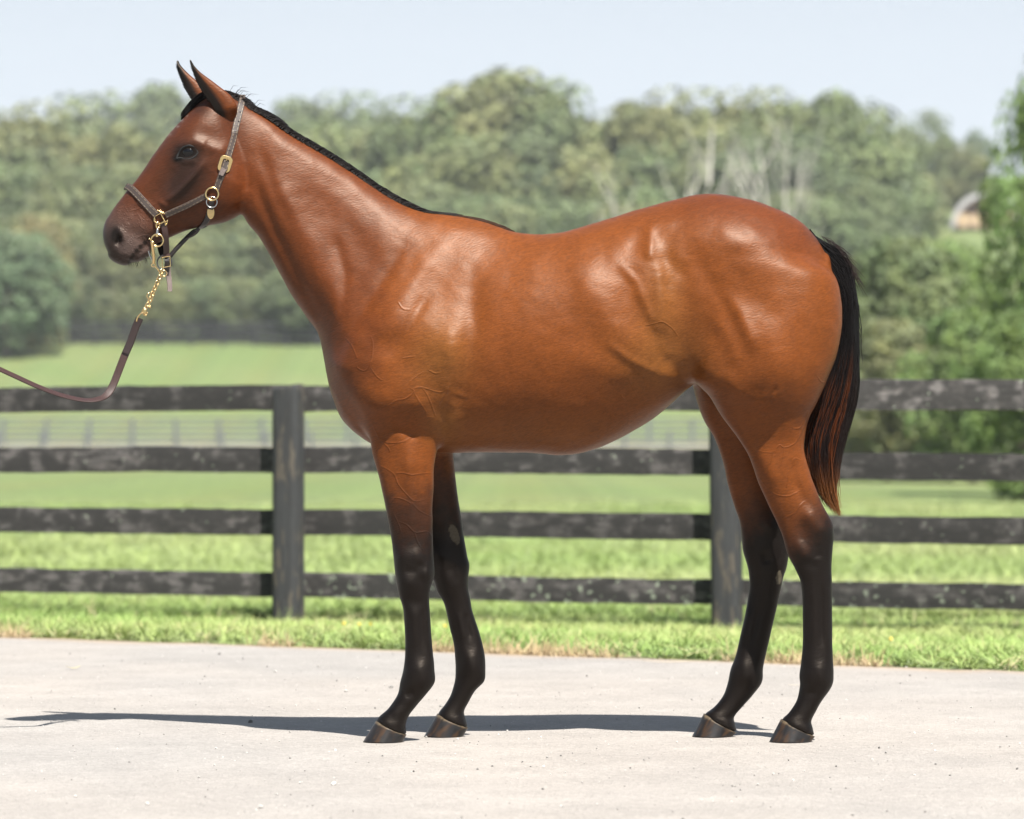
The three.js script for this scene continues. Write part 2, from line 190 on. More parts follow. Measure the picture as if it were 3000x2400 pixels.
farFence('nearer of the two grey paddock fences across the pasture, below the lane', 223, 2.44, 1.1, [0.1, 0.105, 0.11], -34, 34);
farFence('long dark fence along the foot of the wooded hill', 312, 2.44, 0, [0.012, 0.013, 0.015], -44, 26, 1.7);
// ---------- trees ----------
const leafMat = (r, g, b) => new THREE.MeshPhysicalMaterial({ color: lin(r, g, b), vertexColors: true, roughness: 0.8, transmission: 0.35, thickness: 0, side: THREE.DoubleSide });
const barkMat = std({ color: lin(0.16, 0.13, 0.1), roughness: 0.95 }), paleBark = std({ color: lin(0.42, 0.4, 0.36), roughness: 0.85 });
const LEAVES = { green: leafMat(0.112, 0.155, 0.044), olive: leafMat(0.15, 0.17, 0.052), yellow: leafMat(0.165, 0.185, 0.062), dark: leafMat(0.085, 0.14, 0.05), fresh: leafMat(0.125, 0.2, 0.036), autumn: leafMat(0.2, 0.178, 0.055) };
function crownGeo(clumps, per, leaf, shape) { // unit tree: about 1 m high, clumps of leaves through an uneven crown
  const pos = [], idx = [], col = [], n = new THREE.Vector3(), u = new THREE.Vector3(), v = new THREE.Vector3();
  for (let c = 0; c < clumps; c++) {
    const t = Math.pow(rnd(), 0.85), y = lerp(shape.low, 0.93, t), env = shape.wide * Math.pow(Math.sin(Math.PI * clamp(lerp(shape.start ?? 0.16, 0.97, t))), shape.blunt ?? 0.7), a = rr(0, 6.283), rad = env * Math.sqrt(rr(0.15, 1)), cx = rad * Math.cos(a), cz = rad * Math.sin(a), R = shape.clump * rr(0.6, 1.25), tint = rr(0.8, 1.18), ye = rr(-0.1, 0.1);
    for (let k = 0; k < per; k++) {
      n.set(rr(-1, 1), rr(-0.75, 1), rr(-1, 1)); if (n.lengthSq() > 1) n.normalize(); const rad2 = R * Math.pow(n.length(), 0.4), dir = n.clone().normalize(), p = new THREE.Vector3(cx, y, cz).addScaledVector(dir, rad2); p.y -= 0.25 * R * (dir.x * dir.x + dir.z * dir.z) * rnd();
      dir.add(new THREE.Vector3(rr(-0.8, 0.8), rr(-0.2, 1), rr(-0.8, 0.8))).normalize(); u.set(rr(-1, 1), rr(-1, 1), rr(-1, 1)).cross(dir).normalize(); v.copy(dir).cross(u); const s = leaf * rr(0.6, 1.25), o = pos.length / 3, b = s * 0.25, g = tint * rr(0.85, 1.15);
      for (const [e, f, h] of [[-1, 0, 0], [0, -0.6, b], [1, 0, 0], [0, 0.6, b]]) { pos.push(p.x + s * (u.x * e + v.x * f) + dir.x * h, p.y + s * (u.y * e + v.y * f) + dir.y * h, p.z + s * (u.z * e + v.z * f) + dir.z * h); col.push(g * (1 + ye), g, g * (1 - ye)); } idx.push(o, o + 1, o + 2, o, o + 2, o + 3);
    }
  }
  return geoOf(pos, idx, { color: col });
}
function limbs(list) { const gs = list.map(([pts, r0, r1]) => { const c = new THREE.CatmullRomCurve3(pts.map((p) => new THREE.Vector3(...p))), g = new THREE.TubeGeometry(c, 10, 1, 7), p = g.attributes.position; for (let i = 0; i < p.count; i++) { const ring = Math.floor(i / 8) / 10, q = c.getPoint(ring), r = lerp(r0, r1, ring); p.setXYZ(i, q.x + (p.getX(i) - q.x) * r, q.y + (p.getY(i) - q.y) * r, q.z + (p.getZ(i) - q.z) * r); } g.computeVertexNormals(); return g; }); return mergeGeometries(gs); }
const trunkGeo = (() => { const L = [[[[0, -0.05, 0], [0.01, 0.2, 0], [0, 0.45, 0.01], [0.01, 0.75, 0]], 0.028, 0.008]]; for (let i = 0; i < 7; i++) { const a = i * 2.4, y = 0.25 + i * 0.06; L.push([[[0, y, 0], [0.1 * Math.cos(a), y + 0.1, 0.1 * Math.sin(a)], [0.22 * Math.cos(a), y + 0.2, 0.22 * Math.sin(a)]], 0.012, 0.003]); } return limbs(L); })();
const CROWN = { round: crownGeo(58, 150, 0.021, { low: 0.18, wide: 0.37, clump: 0.115 }), tall: crownGeo(58, 140, 0.021, { low: 0.14, wide: 0.27, clump: 0.1 }), broad: crownGeo(70, 140, 0.02, { low: 0.2, wide: 0.47, clump: 0.12, start: 0.14 }), full: crownGeo(75, 135, 0.02, { low: 0.06, wide: 0.37, clump: 0.115, start: 0.15 }), spread: crownGeo(150, 130, 0.014, { low: 0.04, wide: 0.46, clump: 0.08, start: 0.06, blunt: 0.45 }), thin: crownGeo(34, 55, 0.02, { low: 0.45, wide: 0.38, clump: 0.1, start: 0.35 }), near: crownGeo(150, 110, 0.0165, { low: 0.05, wide: 0.34, clump: 0.085, start: 0.12, blunt: 0.55 }) };
function placeTree(o, px, topY, d, wide) { // stands on the ground at distance d, its top at row topY
  const z = CAM_Z - d, x = (px - 1500) / 12000 * d, g = groundY(x, z), h = CAM_Y + (HORIZON - topY - (d > 150 ? 22 : 0)) / 12000 * d - g; o.position.set(x, g, z); o.scale.set(h * wide, h, h * wide); o.rotation.y = rr(0, 6.28);
}
const protos = {};
function tree(name, label, group, kind, leaves, px, topY, d, wide = 1, bark = barkMat) {
  const t = top(name); tag(t, label, 'tree', group); mesh('crown', CROWN[kind], LEAVES[leaves], t); mesh('trunk', trunkGeo, bark, t); placeTree(t, px, topY, d, wide); return t;
}
const SKY = [[-1200, 300], [-700, 345], [-300, 330], [0, 327], [90, 341], [139, 310], [264, 341], [334, 345], [500, 340], [650, 320], [800, 318], [870, 305], [960, 300], [1030, 300], [1085, 341], [1141, 336], [1217, 294], [1287, 334], [1336, 262], [1391, 245], [1447, 271], [1496, 210], [1535, 232], [1604, 243], [1653, 252], [1702, 320], [1737, 327], [1792, 299], [1883, 280], [2001, 266], [2126, 278], [2231, 268], [2321, 254], [2397, 250], [2467, 278], [2509, 313], [2543, 369], [2564, 400]];
{ // the wooded hill: reads as one mass behind its foremost crowns
  const kinds = ['round', 'tall', 'broad', 'full'], spots = { round: [], tall: [], broad: [], full: [] }, cols = { round: [], tall: [], broad: [], full: [] }, m4 = new THREE.Matrix4(), q = new THREE.Quaternion(), dummy = new THREE.Object3D();
  const add = (px, topY, d, wide, kind, c) => { placeTree(dummy, px, topY, d, wide); dummy.updateMatrix(); spots[kind].push(dummy.matrix.clone()); cols[kind].push(c); };
  const tone = () => { const r = rnd(), v = rr(0.8, 1.2); return (r < 0.35 ? [0.102, 0.146, 0.042] : r < 0.72 ? [0.132, 0.162, 0.048] : r < 0.88 ? [0.165, 0.182, 0.055] : [0.078, 0.122, 0.04]).map((k) => k * v); };
  for (let px = -1100; px < 2500; px += 92) { const w = () => kinds[Math.floor(rnd() * 3)]; add(px + rr(-25, 25), lookup(SKY, px) + rr(24, 60), rr(352, 368), rr(0.95, 1.3), w(), tone()); add(px + rr(-40, 40), lookup(SKY, px) + rr(95, 210), rr(334, 345), rr(1, 1.35), w(), tone()); add(px + rr(-30, 30), lookup(SKY, px) + rr(230, 340), rr(322, 330), rr(1, 1.4), 'full', tone()); }
  for (let px = -1100; px < 2450; px += 75) add(px + rr(-30, 30), lookup(SKY, px) + rr(420, 520), rr(315, 320), rr(1.2, 1.7), 'full', tone().map((k) => k * 0.9));
  const wood = new THREE.Group(); wood.name = 'wood'; tag(wood, 'dense green wood covering the hill behind the pasture', 'wood', null, 'stuff'); scene.add(wood);
  const white = leafMat(1, 1, 1); for (const k of kinds) { const im = new THREE.InstancedMesh(CROWN[k], white, spots[k].length), c = new THREE.Color(); spots[k].forEach((m, i) => { im.setMatrixAt(i, m); im.setColorAt(i, c.setRGB(...cols[k][i])); }); im.name = 'crowns'; im.userData.kind = 'stuff'; wood.add(im); }
}
// crowns that stand out on the skyline of the wood, left to right
const G = 'trees on the skyline of the wooded hill';
tree('wood_tree', 'yellow-green crown at the left picture edge, left of the pale hilltop tree', G, 'round', 'yellow', 30, 322, 350, 1.1);
tree('wood_tree', 'sunlit yellowish crown below the left hilltop tree', G, 'round', 'yellow', 150, 304, 348, 1.1);
tree('wood_tree', 'green crown just left of the horse\'s forehead', G, 'broad', 'olive', 330, 338, 346, 1);
tree('wood_tree', 'green crown on the skyline above the middle of the horse\'s neck', G, 'round', 'green', 1217, 288, 346, 0.9);
tree('wood_tree', 'tall crown on the skyline left of the wood\'s highest crown', G, 'tall', 'olive', 1385, 240, 352, 1.25);
tree('wood_tree', 'highest crown of the wood, above the horse\'s withers', G, 'tall', 'olive', 1496, 196, 355, 1.2);
tree('wood_tree', 'rounded crown just right of the wood\'s highest crown', G, 'round', 'green', 1625, 238, 352, 1);
tree('wood_tree', 'olive crown above the low of the horse\'s back', G, 'broad', 'olive', 1880, 274, 350, 0.95);
tree('wood_tree', 'yellowish crown on the skyline above the horse\'s loin', G, 'round', 'yellow', 2010, 262, 350, 1);
tree('wood_tree', 'green crown on the skyline above the horse\'s croup', G, 'round', 'olive', 2220, 262, 350, 1.05);
tree('wood_tree', 'large rounded crown at the right end of the wood', G, 'broad', 'green', 2390, 244, 345, 1.05);
tree('wood_tree', 'sloping outer crown where the wood drops to the right', G, 'round', 'green', 2500, 340, 340, 1.1);
tree('wood_tree', 'dark green tree overhanging the field at the left picture edge', null, 'full', 'dark', 18, 640, 303, 1.3);
tree('wood_tree', 'tree with yellowing leaves left of the horse\'s muzzle', null, 'full', 'autumn', 110, 590, 311, 0.75);
// the next hill, right of the wood
tree('hill_tree', 'rounded tree on the far hill just right of the wood', 'trees on the far hill', 'round', 'green', 2650, 355, 430, 1.05);
tree('hill_tree', 'broad tree in the middle of the far hill, above the barn\'s left side', 'trees on the far hill', 'broad', 'green', 2745, 370, 425, 0.95);
tree('hill_tree', 'tree on the far hill directly above the barn roof', 'trees on the far hill', 'round', 'olive', 2835, 408, 420, 1);
tree('hill_tree', 'low tree at the foot of the far hill between wood and barn', 'trees on the far hill', 'full', 'green', 2590, 455, 405, 1.2);
tree('hill_tree', 'leafy tree left of the barn reaching down to the light meadow', 'trees on the far hill', 'full', 'olive', 2690, 480, 402, 1.2);
// pale trees far off in the haze
const H = 'hazy trees far beyond the hill';
tree('distant_tree', 'pale thin-crowned tree in the haze at upper left', H, 'thin', 'green', 250, 248, 700, 1.2);
tree('distant_tree', 'pale tall hazy tree just left of the horse\'s ears', H, 'tall', 'green', 480, 236, 640, 1.0);
tree('distant_tree', 'pale hazy tree just right of the horse\'s poll', H, 'tall', 'green', 880, 276, 640, 1);
tree('distant_tree', 'pale hazy tree above the front of the horse\'s mane', H, 'round', 'green', 1025, 270, 620, 1);
tree('distant_tree', 'pale thin tree on the horizon between wood and right edge', H, 'thin', 'green', 2717, 300, 720, 1.0);
tree('distant_tree', 'bluish hazy tree on the horizon above the barn', H, 'round', 'dark', 2860, 362, 760, 0.9);
// bare pale trunks before the wood
const snagGeo = (k) => { const s = (a) => a * (0.8 + 0.4 * hash(k, a * 100)), L = [[[[0, -0.02, 0], [0.015, 0.3, 0], [-0.006 * k, 0.6, 0], [0.02, 1, 0]], 0.012, 0.0025]]; for (let i = 0; i < 9; i++) { const a = hash(i, k) * 6.28, y = 0.25 + 0.07 * i, l = 0.13 + 0.14 * hash(i, k, 5); L.push([[[0.005, y, 0], [l * 0.42 * Math.cos(a), y + l * 0.7, l * 0.42 * Math.sin(a)], [l * 0.7 * Math.cos(a), y + l * 1.5, l * 0.7 * Math.sin(a)]], 0.0042, 0.0012]); } return limbs(L); };
for (const [px, topY, d, k, label] of [[1800, 500, 318, 1, 'bare pale snag nearest above the horse\'s back'], [2015, 420, 320, 2, 'bare forked pale tree left of the group above the loin'], [2075, 370, 321, 3, 'tall bare pale tree with leaning limb above the loin'], [2180, 400, 321, 4, 'bare pale tree in the middle of the group above the croup'], [2225, 380, 319, 5, 'slender bare pale tree just left of the brightest trunk'], [2305, 340, 320, 6, 'brightest bare white trunk above the croup'], [2350, 400, 322, 7, 'bare pale trunk at the right end of the group']]) {
  const t = top('bare_tree'); tag(t, label, 'bare tree', 'bare pale trees before the wood'); mesh('trunk', snagGeo(k), paleBark, t); placeTree(t, px, topY, d, 1.0); t.position.z += 1.5; }
// nearer trees at the right
const N1 = 'bushy trees beyond the fence at the right';
tree('bushy_tree', 'bushy green tree directly right of the horse\'s tail', N1, 'near', 'green', 2540, 745, 118, 0.95);
tree('bushy_tree', 'tallest of the bushy trees between tail and barn', N1, 'near', 'green', 2650, 686, 112, 0.9);
tree('bushy_tree', 'bushy tree below the barn', N1, 'near', 'fresh', 2765, 700, 122, 0.85);
tree('bushy_tree', 'lower bright bushy tree in front of the right-hand bushes', N1, 'near', 'fresh', 2850, 900, 100, 1.15);
tree('bushy_tree', 'olive bushy tree low behind the top plank right of the tail', N1, 'near', 'olive', 2600, 930, 104, 1.25);
tree('roadside_tree', 'large dark green tree cut off by the right picture edge', null, 'spread', 'fresh', 3150, 150, 78, 0.48);
tree('roadside_tree', 'leafy bush under the large tree at the right picture edge', null, 'near', 'fresh', 3010, 900, 72, 0.9);
// ---------- the arched barn on the far hill ----------
{
  const d = 405, px = 2893, z = CAM_Z - d, x = (px - 1500) / 12000 * d, y = CAM_Y + (HORIZON - 668) / 12000 * d, R = 3.55, b = top('arched_barn', [x, y, z]); tag(b, 'round-roofed grey barn with an open tan end on the far meadow', 'barn'); b.rotation.y = -0.25;
  const arch = (r0, r1, depth, z0) => { const s = new THREE.Shape(); s.absarc(0, 0, r1, 0, Math.PI, false); s.lineTo(-r0, 0); s.absarc(0, 0, r0, Math.PI, 0, true); s.lineTo(r1, 0); const g = new THREE.ExtrudeGeometry(s, { depth, bevelEnabled: false, curveSegments: 32 }); g.translate(0, 0, z0); return g; };
  const grey = std({ color: lin(0.3, 0.3, 0.31), roughness: 0.7 }); mesh('roof', arch(R - 0.1, R, 11, -11), grey, b); mesh('roof_edge', arch(R - 0.5, R + 0.04, 0.5, 0), std({ color: lin(0.36, 0.36, 0.37), roughness: 0.6 }), b);
  const n = 14; for (let i = 0; i < n; i++) { const a = lerp(-R + 0.15, R - 0.15, i / n), c = lerp(-R + 0.15, R - 0.15, (i + 1) / n), h = Math.sqrt(Math.max(0.1, (R - 0.15) ** 2 - Math.max(a * a, c * c))), g = new THREE.BoxGeometry(c - a - 0.02, h, 0.06); g.translate((a + c) / 2, h / 2, -0.6 + 0.02 * (i % 2)); mesh('board', g, std({ color: lin(0.2 + 0.04 * hash(i, 2), 0.155, 0.125), roughness: 0.9 }), b); }
  for (let i = 0; i < 4; i++) { const g = new THREE.CylinderGeometry(0.72, 0.72, 1.2, 20); g.rotateX(Math.PI / 2); g.translate(-2.15 + i * 1.45, 0.72, 0.75); const h = mesh('hay_bale', g, std({ color: lin(0.42, 0.31, 0.2), roughness: 1 })); tag(h, ['first hay bale at the left of the barn\'s open end', 'second hay bale from the left before the barn', 'third hay bale from the left before the barn', 'rightmost hay bale before the barn'][i], 'hay bale', 'round hay bales before the barn'); h.position.copy(b.position); h.rotation.y = b.rotation.y; }
}
scene.fog = new THREE.FogExp2(new THREE.Color().setRGB(0.88, 0.93, 0.97), 0.00021);
// ---------- the horse: one skin, meshed from a field of joined, tapering bodies ----------
const horse = top('horse');
tag(horse, 'glossy bay horse with black lower legs standing side-on on the pale road', 'horse');
const CELL = 0.004, GX0 = -1.235, GY0 = 0.0, GZ0 = -0.312, NX = 564, NY = 510, NZ = 156;
function catmull(rows, sub) { // rows of equal-length number arrays
  const out = [], n = rows.length;
  for (let i = 0; i < n - 1; i++) {
    const a = rows[Math.max(0, i - 1)], b = rows[i], c = rows[i + 1], d = rows[Math.min(n - 1, i + 2)];
    for (let k = 0; k < sub; k++) { const t = k / sub, t2 = t * t, t3 = t2 * t; out.push(b.map((_, j) => 0.5 * (2 * b[j] + (c[j] - a[j]) * t + (2 * a[j] - 5 * b[j] + 4 * c[j] - d[j]) * t2 + (3 * b[j] - a[j] - 3 * c[j] + d[j]) * t3))); }
  }
  out.push(rows[n - 1]); return out;
}
// A body swept through cross-sections. Section: [x, y of one edge, x, y of the other edge (photograph pixels), centre z, half width, exponents towards the two edges, place of the widest point].
function sweep(sections, caps, reliefs = []) {
  const fine = catmull(sections, 10).map((s) => { const z = s[4], a = at(s[0], s[1], z), b = at(s[2], s[3], z); return { ax: a.x, ay: a.y, bx: b.x, by: b.y, z, w: s[5], n0: s[6], n1: s[7], u0: s[8], e: 0 }; });
  const cap = (end, next, len) => { // rounded end
    const dx = (end.ax + end.bx - next.ax - next.bx) / 2, dy = (end.ay + end.by - next.ay - next.by) / 2, l = Math.hypot(dx, dy), out = [];
    for (let k = 1; k <= 12; k++) { const s = k / 4; out.push({ ...end, ax: end.ax + dx / l * len * s, bx: end.bx + dx / l * len * s, ay: end.ay + dy / l * len * s, by: end.by + dy / l * len * s, e: s }); }
    return out;
  };
  if (caps[0]) fine.unshift(...cap(fine[0], fine[2], caps[0]).reverse());
  if (caps[1]) fine.push(...cap(fine[fine.length - 1], fine[fine.length - 3], caps[1]));
  const N = NX * NY, m = { has: new Uint8Array(N), u2: new Float32Array(N), gu: new Float32Array(N), w: new Float32Array(N), z: new Float32Array(N), e: new Float32Array(N), capLen: Math.max(...caps), relief: new Float32Array(N), absu: new Float32Array(N).fill(9) };
  const put = (i, u, s, f) => {
    if (Math.abs(u) >= m.absu[i]) return;
    const A = fine[s], B = fine[Math.min(s + 1, fine.length - 1)], L = (k) => lerp(A[k], B[k], f);
    const u0 = L('u0'), hh = 0.5 * Math.hypot(L('bx') - L('ax'), L('by') - L('ay')), low = u < u0, span = low ? 1 + u0 : 1 - u0, v = (u - u0) / span, n = low ? L('n0') : L('n1');
    const av = Math.max(Math.abs(v), 1e-4), up = Math.pow(av, n / 2);
    m.has[i] = 1; m.absu[i] = Math.abs(u); m.u2[i] = up * up; m.gu[i] = up * (n / 2) * Math.pow(av, n / 2 - 1) / (hh * span); m.w[i] = L('w'); m.z[i] = L('z'); m.e[i] = L('e');
  };
  const tri = (P, Q, R) => {
    const area = (Q.x - P.x) * (R.y - P.y) - (R.x - P.x) * (Q.y - P.y); if (Math.abs(area) < 1e-14) return;
    const i0 = Math.max(0, Math.ceil((Math.min(P.x, Q.x, R.x) - GX0) / CELL)), i1 = Math.min(NX - 1, Math.floor((Math.max(P.x, Q.x, R.x) - GX0) / CELL));
    const j0 = Math.max(0, Math.ceil((Math.min(P.y, Q.y, R.y) - GY0) / CELL)), j1 = Math.min(NY - 1, Math.floor((Math.max(P.y, Q.y, R.y) - GY0) / CELL));
    for (let j = j0; j <= j1; j++) for (let i = i0; i <= i1; i++) {
      const x = GX0 + i * CELL, y = GY0 + j * CELL;
      const b = ((x - P.x) * (R.y - P.y) - (R.x - P.x) * (y - P.y)) / area, c = ((Q.x - P.x) * (y - P.y) - (x - P.x) * (Q.y - P.y)) / area, a = 1 - b - c;
      if (a < -1e-4 || b < -1e-4 || c < -1e-4) continue;
      const s = a * P.s + b * Q.s + c * R.s, s0 = Math.min(fine.length - 2, Math.max(0, Math.floor(s)));
      put(j * NX + i, a * P.u + b * Q.u + c * R.u, s0, clamp(s - s0));
    }
  };
  const V = (s, u) => { const r = fine[s]; return { x: (r.ax + r.bx) / 2 + (r.bx - r.ax) / 2 * u, y: (r.ay + r.by) / 2 + (r.by - r.ay) / 2 * u, s, u }; };
  for (let s = 0; s < fine.length - 1; s++) {
    const ext = 1 + 0.085 / (0.5 * Math.hypot(fine[s].bx - fine[s].ax, fine[s].by - fine[s].ay)), K = 12;
    for (let k = 0; k < K; k++) { const u0 = lerp(-ext, ext, k / K), u1 = lerp(-ext, ext, (k + 1) / K), A = V(s, u0), B = V(s, u1), C = V(s + 1, u1), D = V(s + 1, u0); tri(A, B, C); tri(A, C, D); }
  }
  // relief: strokes [[px, py, ...], radius mm, height mm] of muscle and bone
  for (const [pts, rad, amp] of reliefs) {
    const p = []; for (let k = 0; k < pts.length; k += 2) p.push(at(pts[k], pts[k + 1], 0.15));
    let far = 0; for (let k = 1; k < p.length; k++) far += p[k].distanceTo(p[k - 1]); const long = far > 2.5 * rad / 1000, R = rad / 1000, reach = 2.4 * R, xs = p.map((q) => q.x), ys = p.map((q) => q.y);
    const i0 = Math.max(0, Math.floor((Math.min(...xs) - reach - GX0) / CELL)), i1 = Math.min(NX - 1, Math.ceil((Math.max(...xs) + reach - GX0) / CELL)), j0 = Math.max(0, Math.floor((Math.min(...ys) - reach - GY0) / CELL)), j1 = Math.min(NY - 1, Math.ceil((Math.max(...ys) + reach - GY0) / CELL));
    for (let j = j0; j <= j1; j++) for (let i = i0; i <= i1; i++) {
      if (!m.has[j * NX + i]) continue;
      const x = GX0 + i * CELL, y = GY0 + j * CELL; let best = 9, place = 0;
      for (let k = 0; k < Math.max(1, p.length - 1); k++) {
        const a = p[k], b = p[k + 1] ?? a, dx = b.x - a.x, dy = b.y - a.y, L2 = dx * dx + dy * dy, t = L2 ? clamp(((x - a.x) * dx + (y - a.y) * dy) / L2) : 0;
        const dd = Math.hypot(x - a.x - dx * t, y - a.y - dy * t); if (dd < best) { best = dd; place = (k + t) / Math.max(1, p.length - 1); }
      }
      m.relief[j * NX + i] += amp / 1000 * Math.exp(-((best / R) ** 2)) * (!long ? 1 : rad <= 16 ? sstep(-0.05, 0.25, place) * sstep(1.05, 0.75, place) : sstep(-0.14, 0.1, place) * sstep(1.14, 0.9, place));
    }
  }
  return m;
}
const smin = (a, b, k) => { const h = Math.max(k - Math.abs(a - b), 0) / k; return Math.min(a, b) - h * h * k * 0.25; };
// neck and trunk in one sweep, from the throat to the tail head
const trunk = sweep([
  [672, 277, 668, 520, 0, 0.05, 1.7, 2.4, 0.1], [700, 294, 684, 560, 0, 0.054, 1.6, 2.4, 0.1], [735, 318, 700, 600, 0, 0.06, 1.7, 2.4, 0.2], [775, 341, 724, 652, 0, 0.066, 1.65, 2.4, 0.25], [850, 395, 760, 696, 0, 0.075, 2.0, 2.3, 0.3], [950, 453, 806, 776, 0, 0.085, 2.2, 2.3, 0.35], [1031, 505, 851, 857, 0, 0.096, 2.3, 2.2, 0.38],
  [1100, 553, 896, 924, 0, 0.11, 2.3, 2.1, 0.38], [1170, 593, 930, 974, 0, 0.128, 2.1, 2.1, 0.36], [1235, 620, 947, 1040, 0, 0.15, 1.8, 2.1, 0.32], [1300, 628, 957, 1100, 0, 0.178, 1.4, 2.2, 0.3], [1370, 638, 975, 1165, 0, 0.195, 1.45, 2.3, 0.26],
  [1430, 653, 1012, 1240, 0, 0.208, 1.5, 2.3, 0.2], [1490, 675, 1110, 1310, 0, 0.221, 1.65, 2.1, 0.12], [1540, 684, 1250, 1328, 0, 0.235, 1.8, 2.0, 0.07], [1590, 686, 1400, 1327, 0, 0.248, 2.0, 2.0, 0.04], [1650, 680, 1540, 1327, 0, 0.256, 2.1, 2.0, 0.04],
  [1720, 661, 1650, 1334, 0, 0.259, 2.2, 2.0, 0.04], [1800, 636, 1750, 1313, 0, 0.257, 2.2, 2.0, 0.04], [1880, 612, 1850, 1266, 0, 0.249, 2.2, 2.0, 0.03], [1960, 590, 1940, 1207, 0, 0.238, 2.2, 2.2, 0.05], [2040, 572, 2022, 1134, 0, 0.236, 2.2, 2.2, 0],
  [2120, 572, 2100, 1080, 0, 0.236, 2.2, 2.2, 0], [2200, 586, 2190, 1030, 0, 0.225, 2.2, 2.2, 0], [2280, 614, 2280, 980, 0, 0.195, 2.1, 2.2, 0], [2340, 646, 2335, 930, 0, 0.15, 2, 2.2, 0], [2386, 692, 2376, 890, 0, 0.1, 2, 2, 0], [2416, 738, 2402, 850, 0, 0.07, 2, 2, 0],
], [0.03, 0.025], [
  // neck: jugular groove, brachiocephalic muscle, splenius, crest
  [[735, 500, 760, 580, 800, 680, 850, 780, 905, 890, 935, 950], 16, -7], [[800, 540, 850, 640, 910, 740, 965, 850, 1005, 950], 46, 15], [[930, 560, 1020, 660, 1090, 780], 50, -7], [[880, 450, 980, 530, 1090, 620], 22, -4], [[980, 700, 1010, 800, 1000, 930], 18, -5],
  [[770, 360, 860, 430, 950, 500], 20, 5], [[700, 470, 716, 560], 16, -8], [[760, 440, 800, 560, 850, 650], 18, -4],
  // shoulder blade: its spine, the front edge, the hollow behind it, the point of the shoulder
  [[1290, 700, 1230, 800, 1150, 920, 1060, 1040], 30, 6], [[1180, 720, 1120, 830, 1050, 940, 985, 1040], 20, -9], [[1340, 720, 1300, 830], 60, -7], [[1040, 1010, 1000, 1070], 36, 12], [[1250, 870, 1200, 960, 1140, 1050], 18, -5],
  [[1190, 950, 1290, 1000], 90, 20], [[1120, 1080, 1180, 1130], 46, 8], [[1390, 820, 1390, 960, 1370, 1080, 1345, 1160], 34, -12], [[1320, 1000, 1330, 1090, 1310, 1150], 30, 6],
  [[1450, 690, 1400, 760], 40, -5], [[1000, 1150, 1040, 1200, 1085, 1230], 20, -8],
  // ribs and flank: the hollow, the fold, the hip
  [[1560, 900, 1560, 1100], 120, 5], [[1700, 760, 1730, 860, 1780, 950, 1860, 1040], 46, 10], [[1830, 780, 1850, 880, 1900, 970, 1960, 1040], 40, -10], [[1800, 760, 1860, 830, 1890, 900, 1925, 980], 14, 5],
  [[1905, 650, 1902, 720, 1900, 770], 15, 7], [[1868, 690, 1858, 740], 26, -7], [[1945, 690, 1950, 780, 1955, 850], 26, -6], [[1925, 640, 1960, 650], 28, 9], [[2005, 760, 2000, 850, 1990, 950, 1985, 1040], 36, -9],
  [[1930, 800, 1935, 880, 1930, 950], 22, 7], [[1700, 1060, 1800, 1090, 1900, 1090], 40, 5], [[1940, 1050, 1990, 1090], 20, -8], [[1760, 1000, 1850, 1060, 1930, 1100, 1990, 1110], 14, 5],
  [[1290, 1230, 1340, 1200, 1350, 1160], 26, -8], [[1420, 1290, 1600, 1300, 1760, 1280], 26, 4],
  // croup and thigh muscles
  [[2090, 668, 2200, 722, 2310, 770, 2430, 800], 58, 10], [[2030, 740, 2060, 800, 2110, 880], 34, -7], [[1955, 760, 1985, 800], 24, -6],
]);
const fore = (z, s) => sweep(s, [0.05, 0.012], [
  // knee bones, forearm muscle, tendons, fetlock
  ...(z > 0 ? [[[1200, 1340, 1210, 1440, 1205, 1540], 24, 7], [[1170, 1290, 1200, 1330], 40, 7], [[1245, 1360, 1240, 1480], 12, -4], [[1180, 1632, 1215, 1628], 24, 7], [[1182, 1706, 1200, 1712], 22, 7], [[1250, 1682, 1258, 1694], 15, 7], [[1232, 1640, 1236, 1720], 12, -4], [[1188, 1762, 1228, 1766], 16, -4], [[1252, 1590, 1254, 1650], 8, -4], [[1225, 1675, 1180, 1672], 11, -3], [[1238, 1775, 1236, 1830, 1240, 1905], 6, -5], [[1253, 1780, 1254, 1900], 7, 3], [[1212, 1780, 1214, 1900], 13, 4], [[1230, 1965, 1240, 1990], 26, 7], [[1195, 1975, 1200, 2000], 18, 3], [[1185, 2040, 1215, 2030], 12, -4], [[1165, 2085], 18, 3], [[1240, 1190, 1270, 1235], 24, 10], [[1150, 1240, 1230, 1285], 14, -6]]
    : [[[1285, 1632, 1300, 1645], 22, 8], [[1315, 1660, 1340, 1720], 14, -4], [[1360, 1800, 1378, 1890], 6, -5], [[1340, 1800, 1356, 1890], 12, 4], [[1376, 1945, 1388, 1968], 26, 7]]),
].map((r) => r), );
const near = 0.105, far = -0.105;
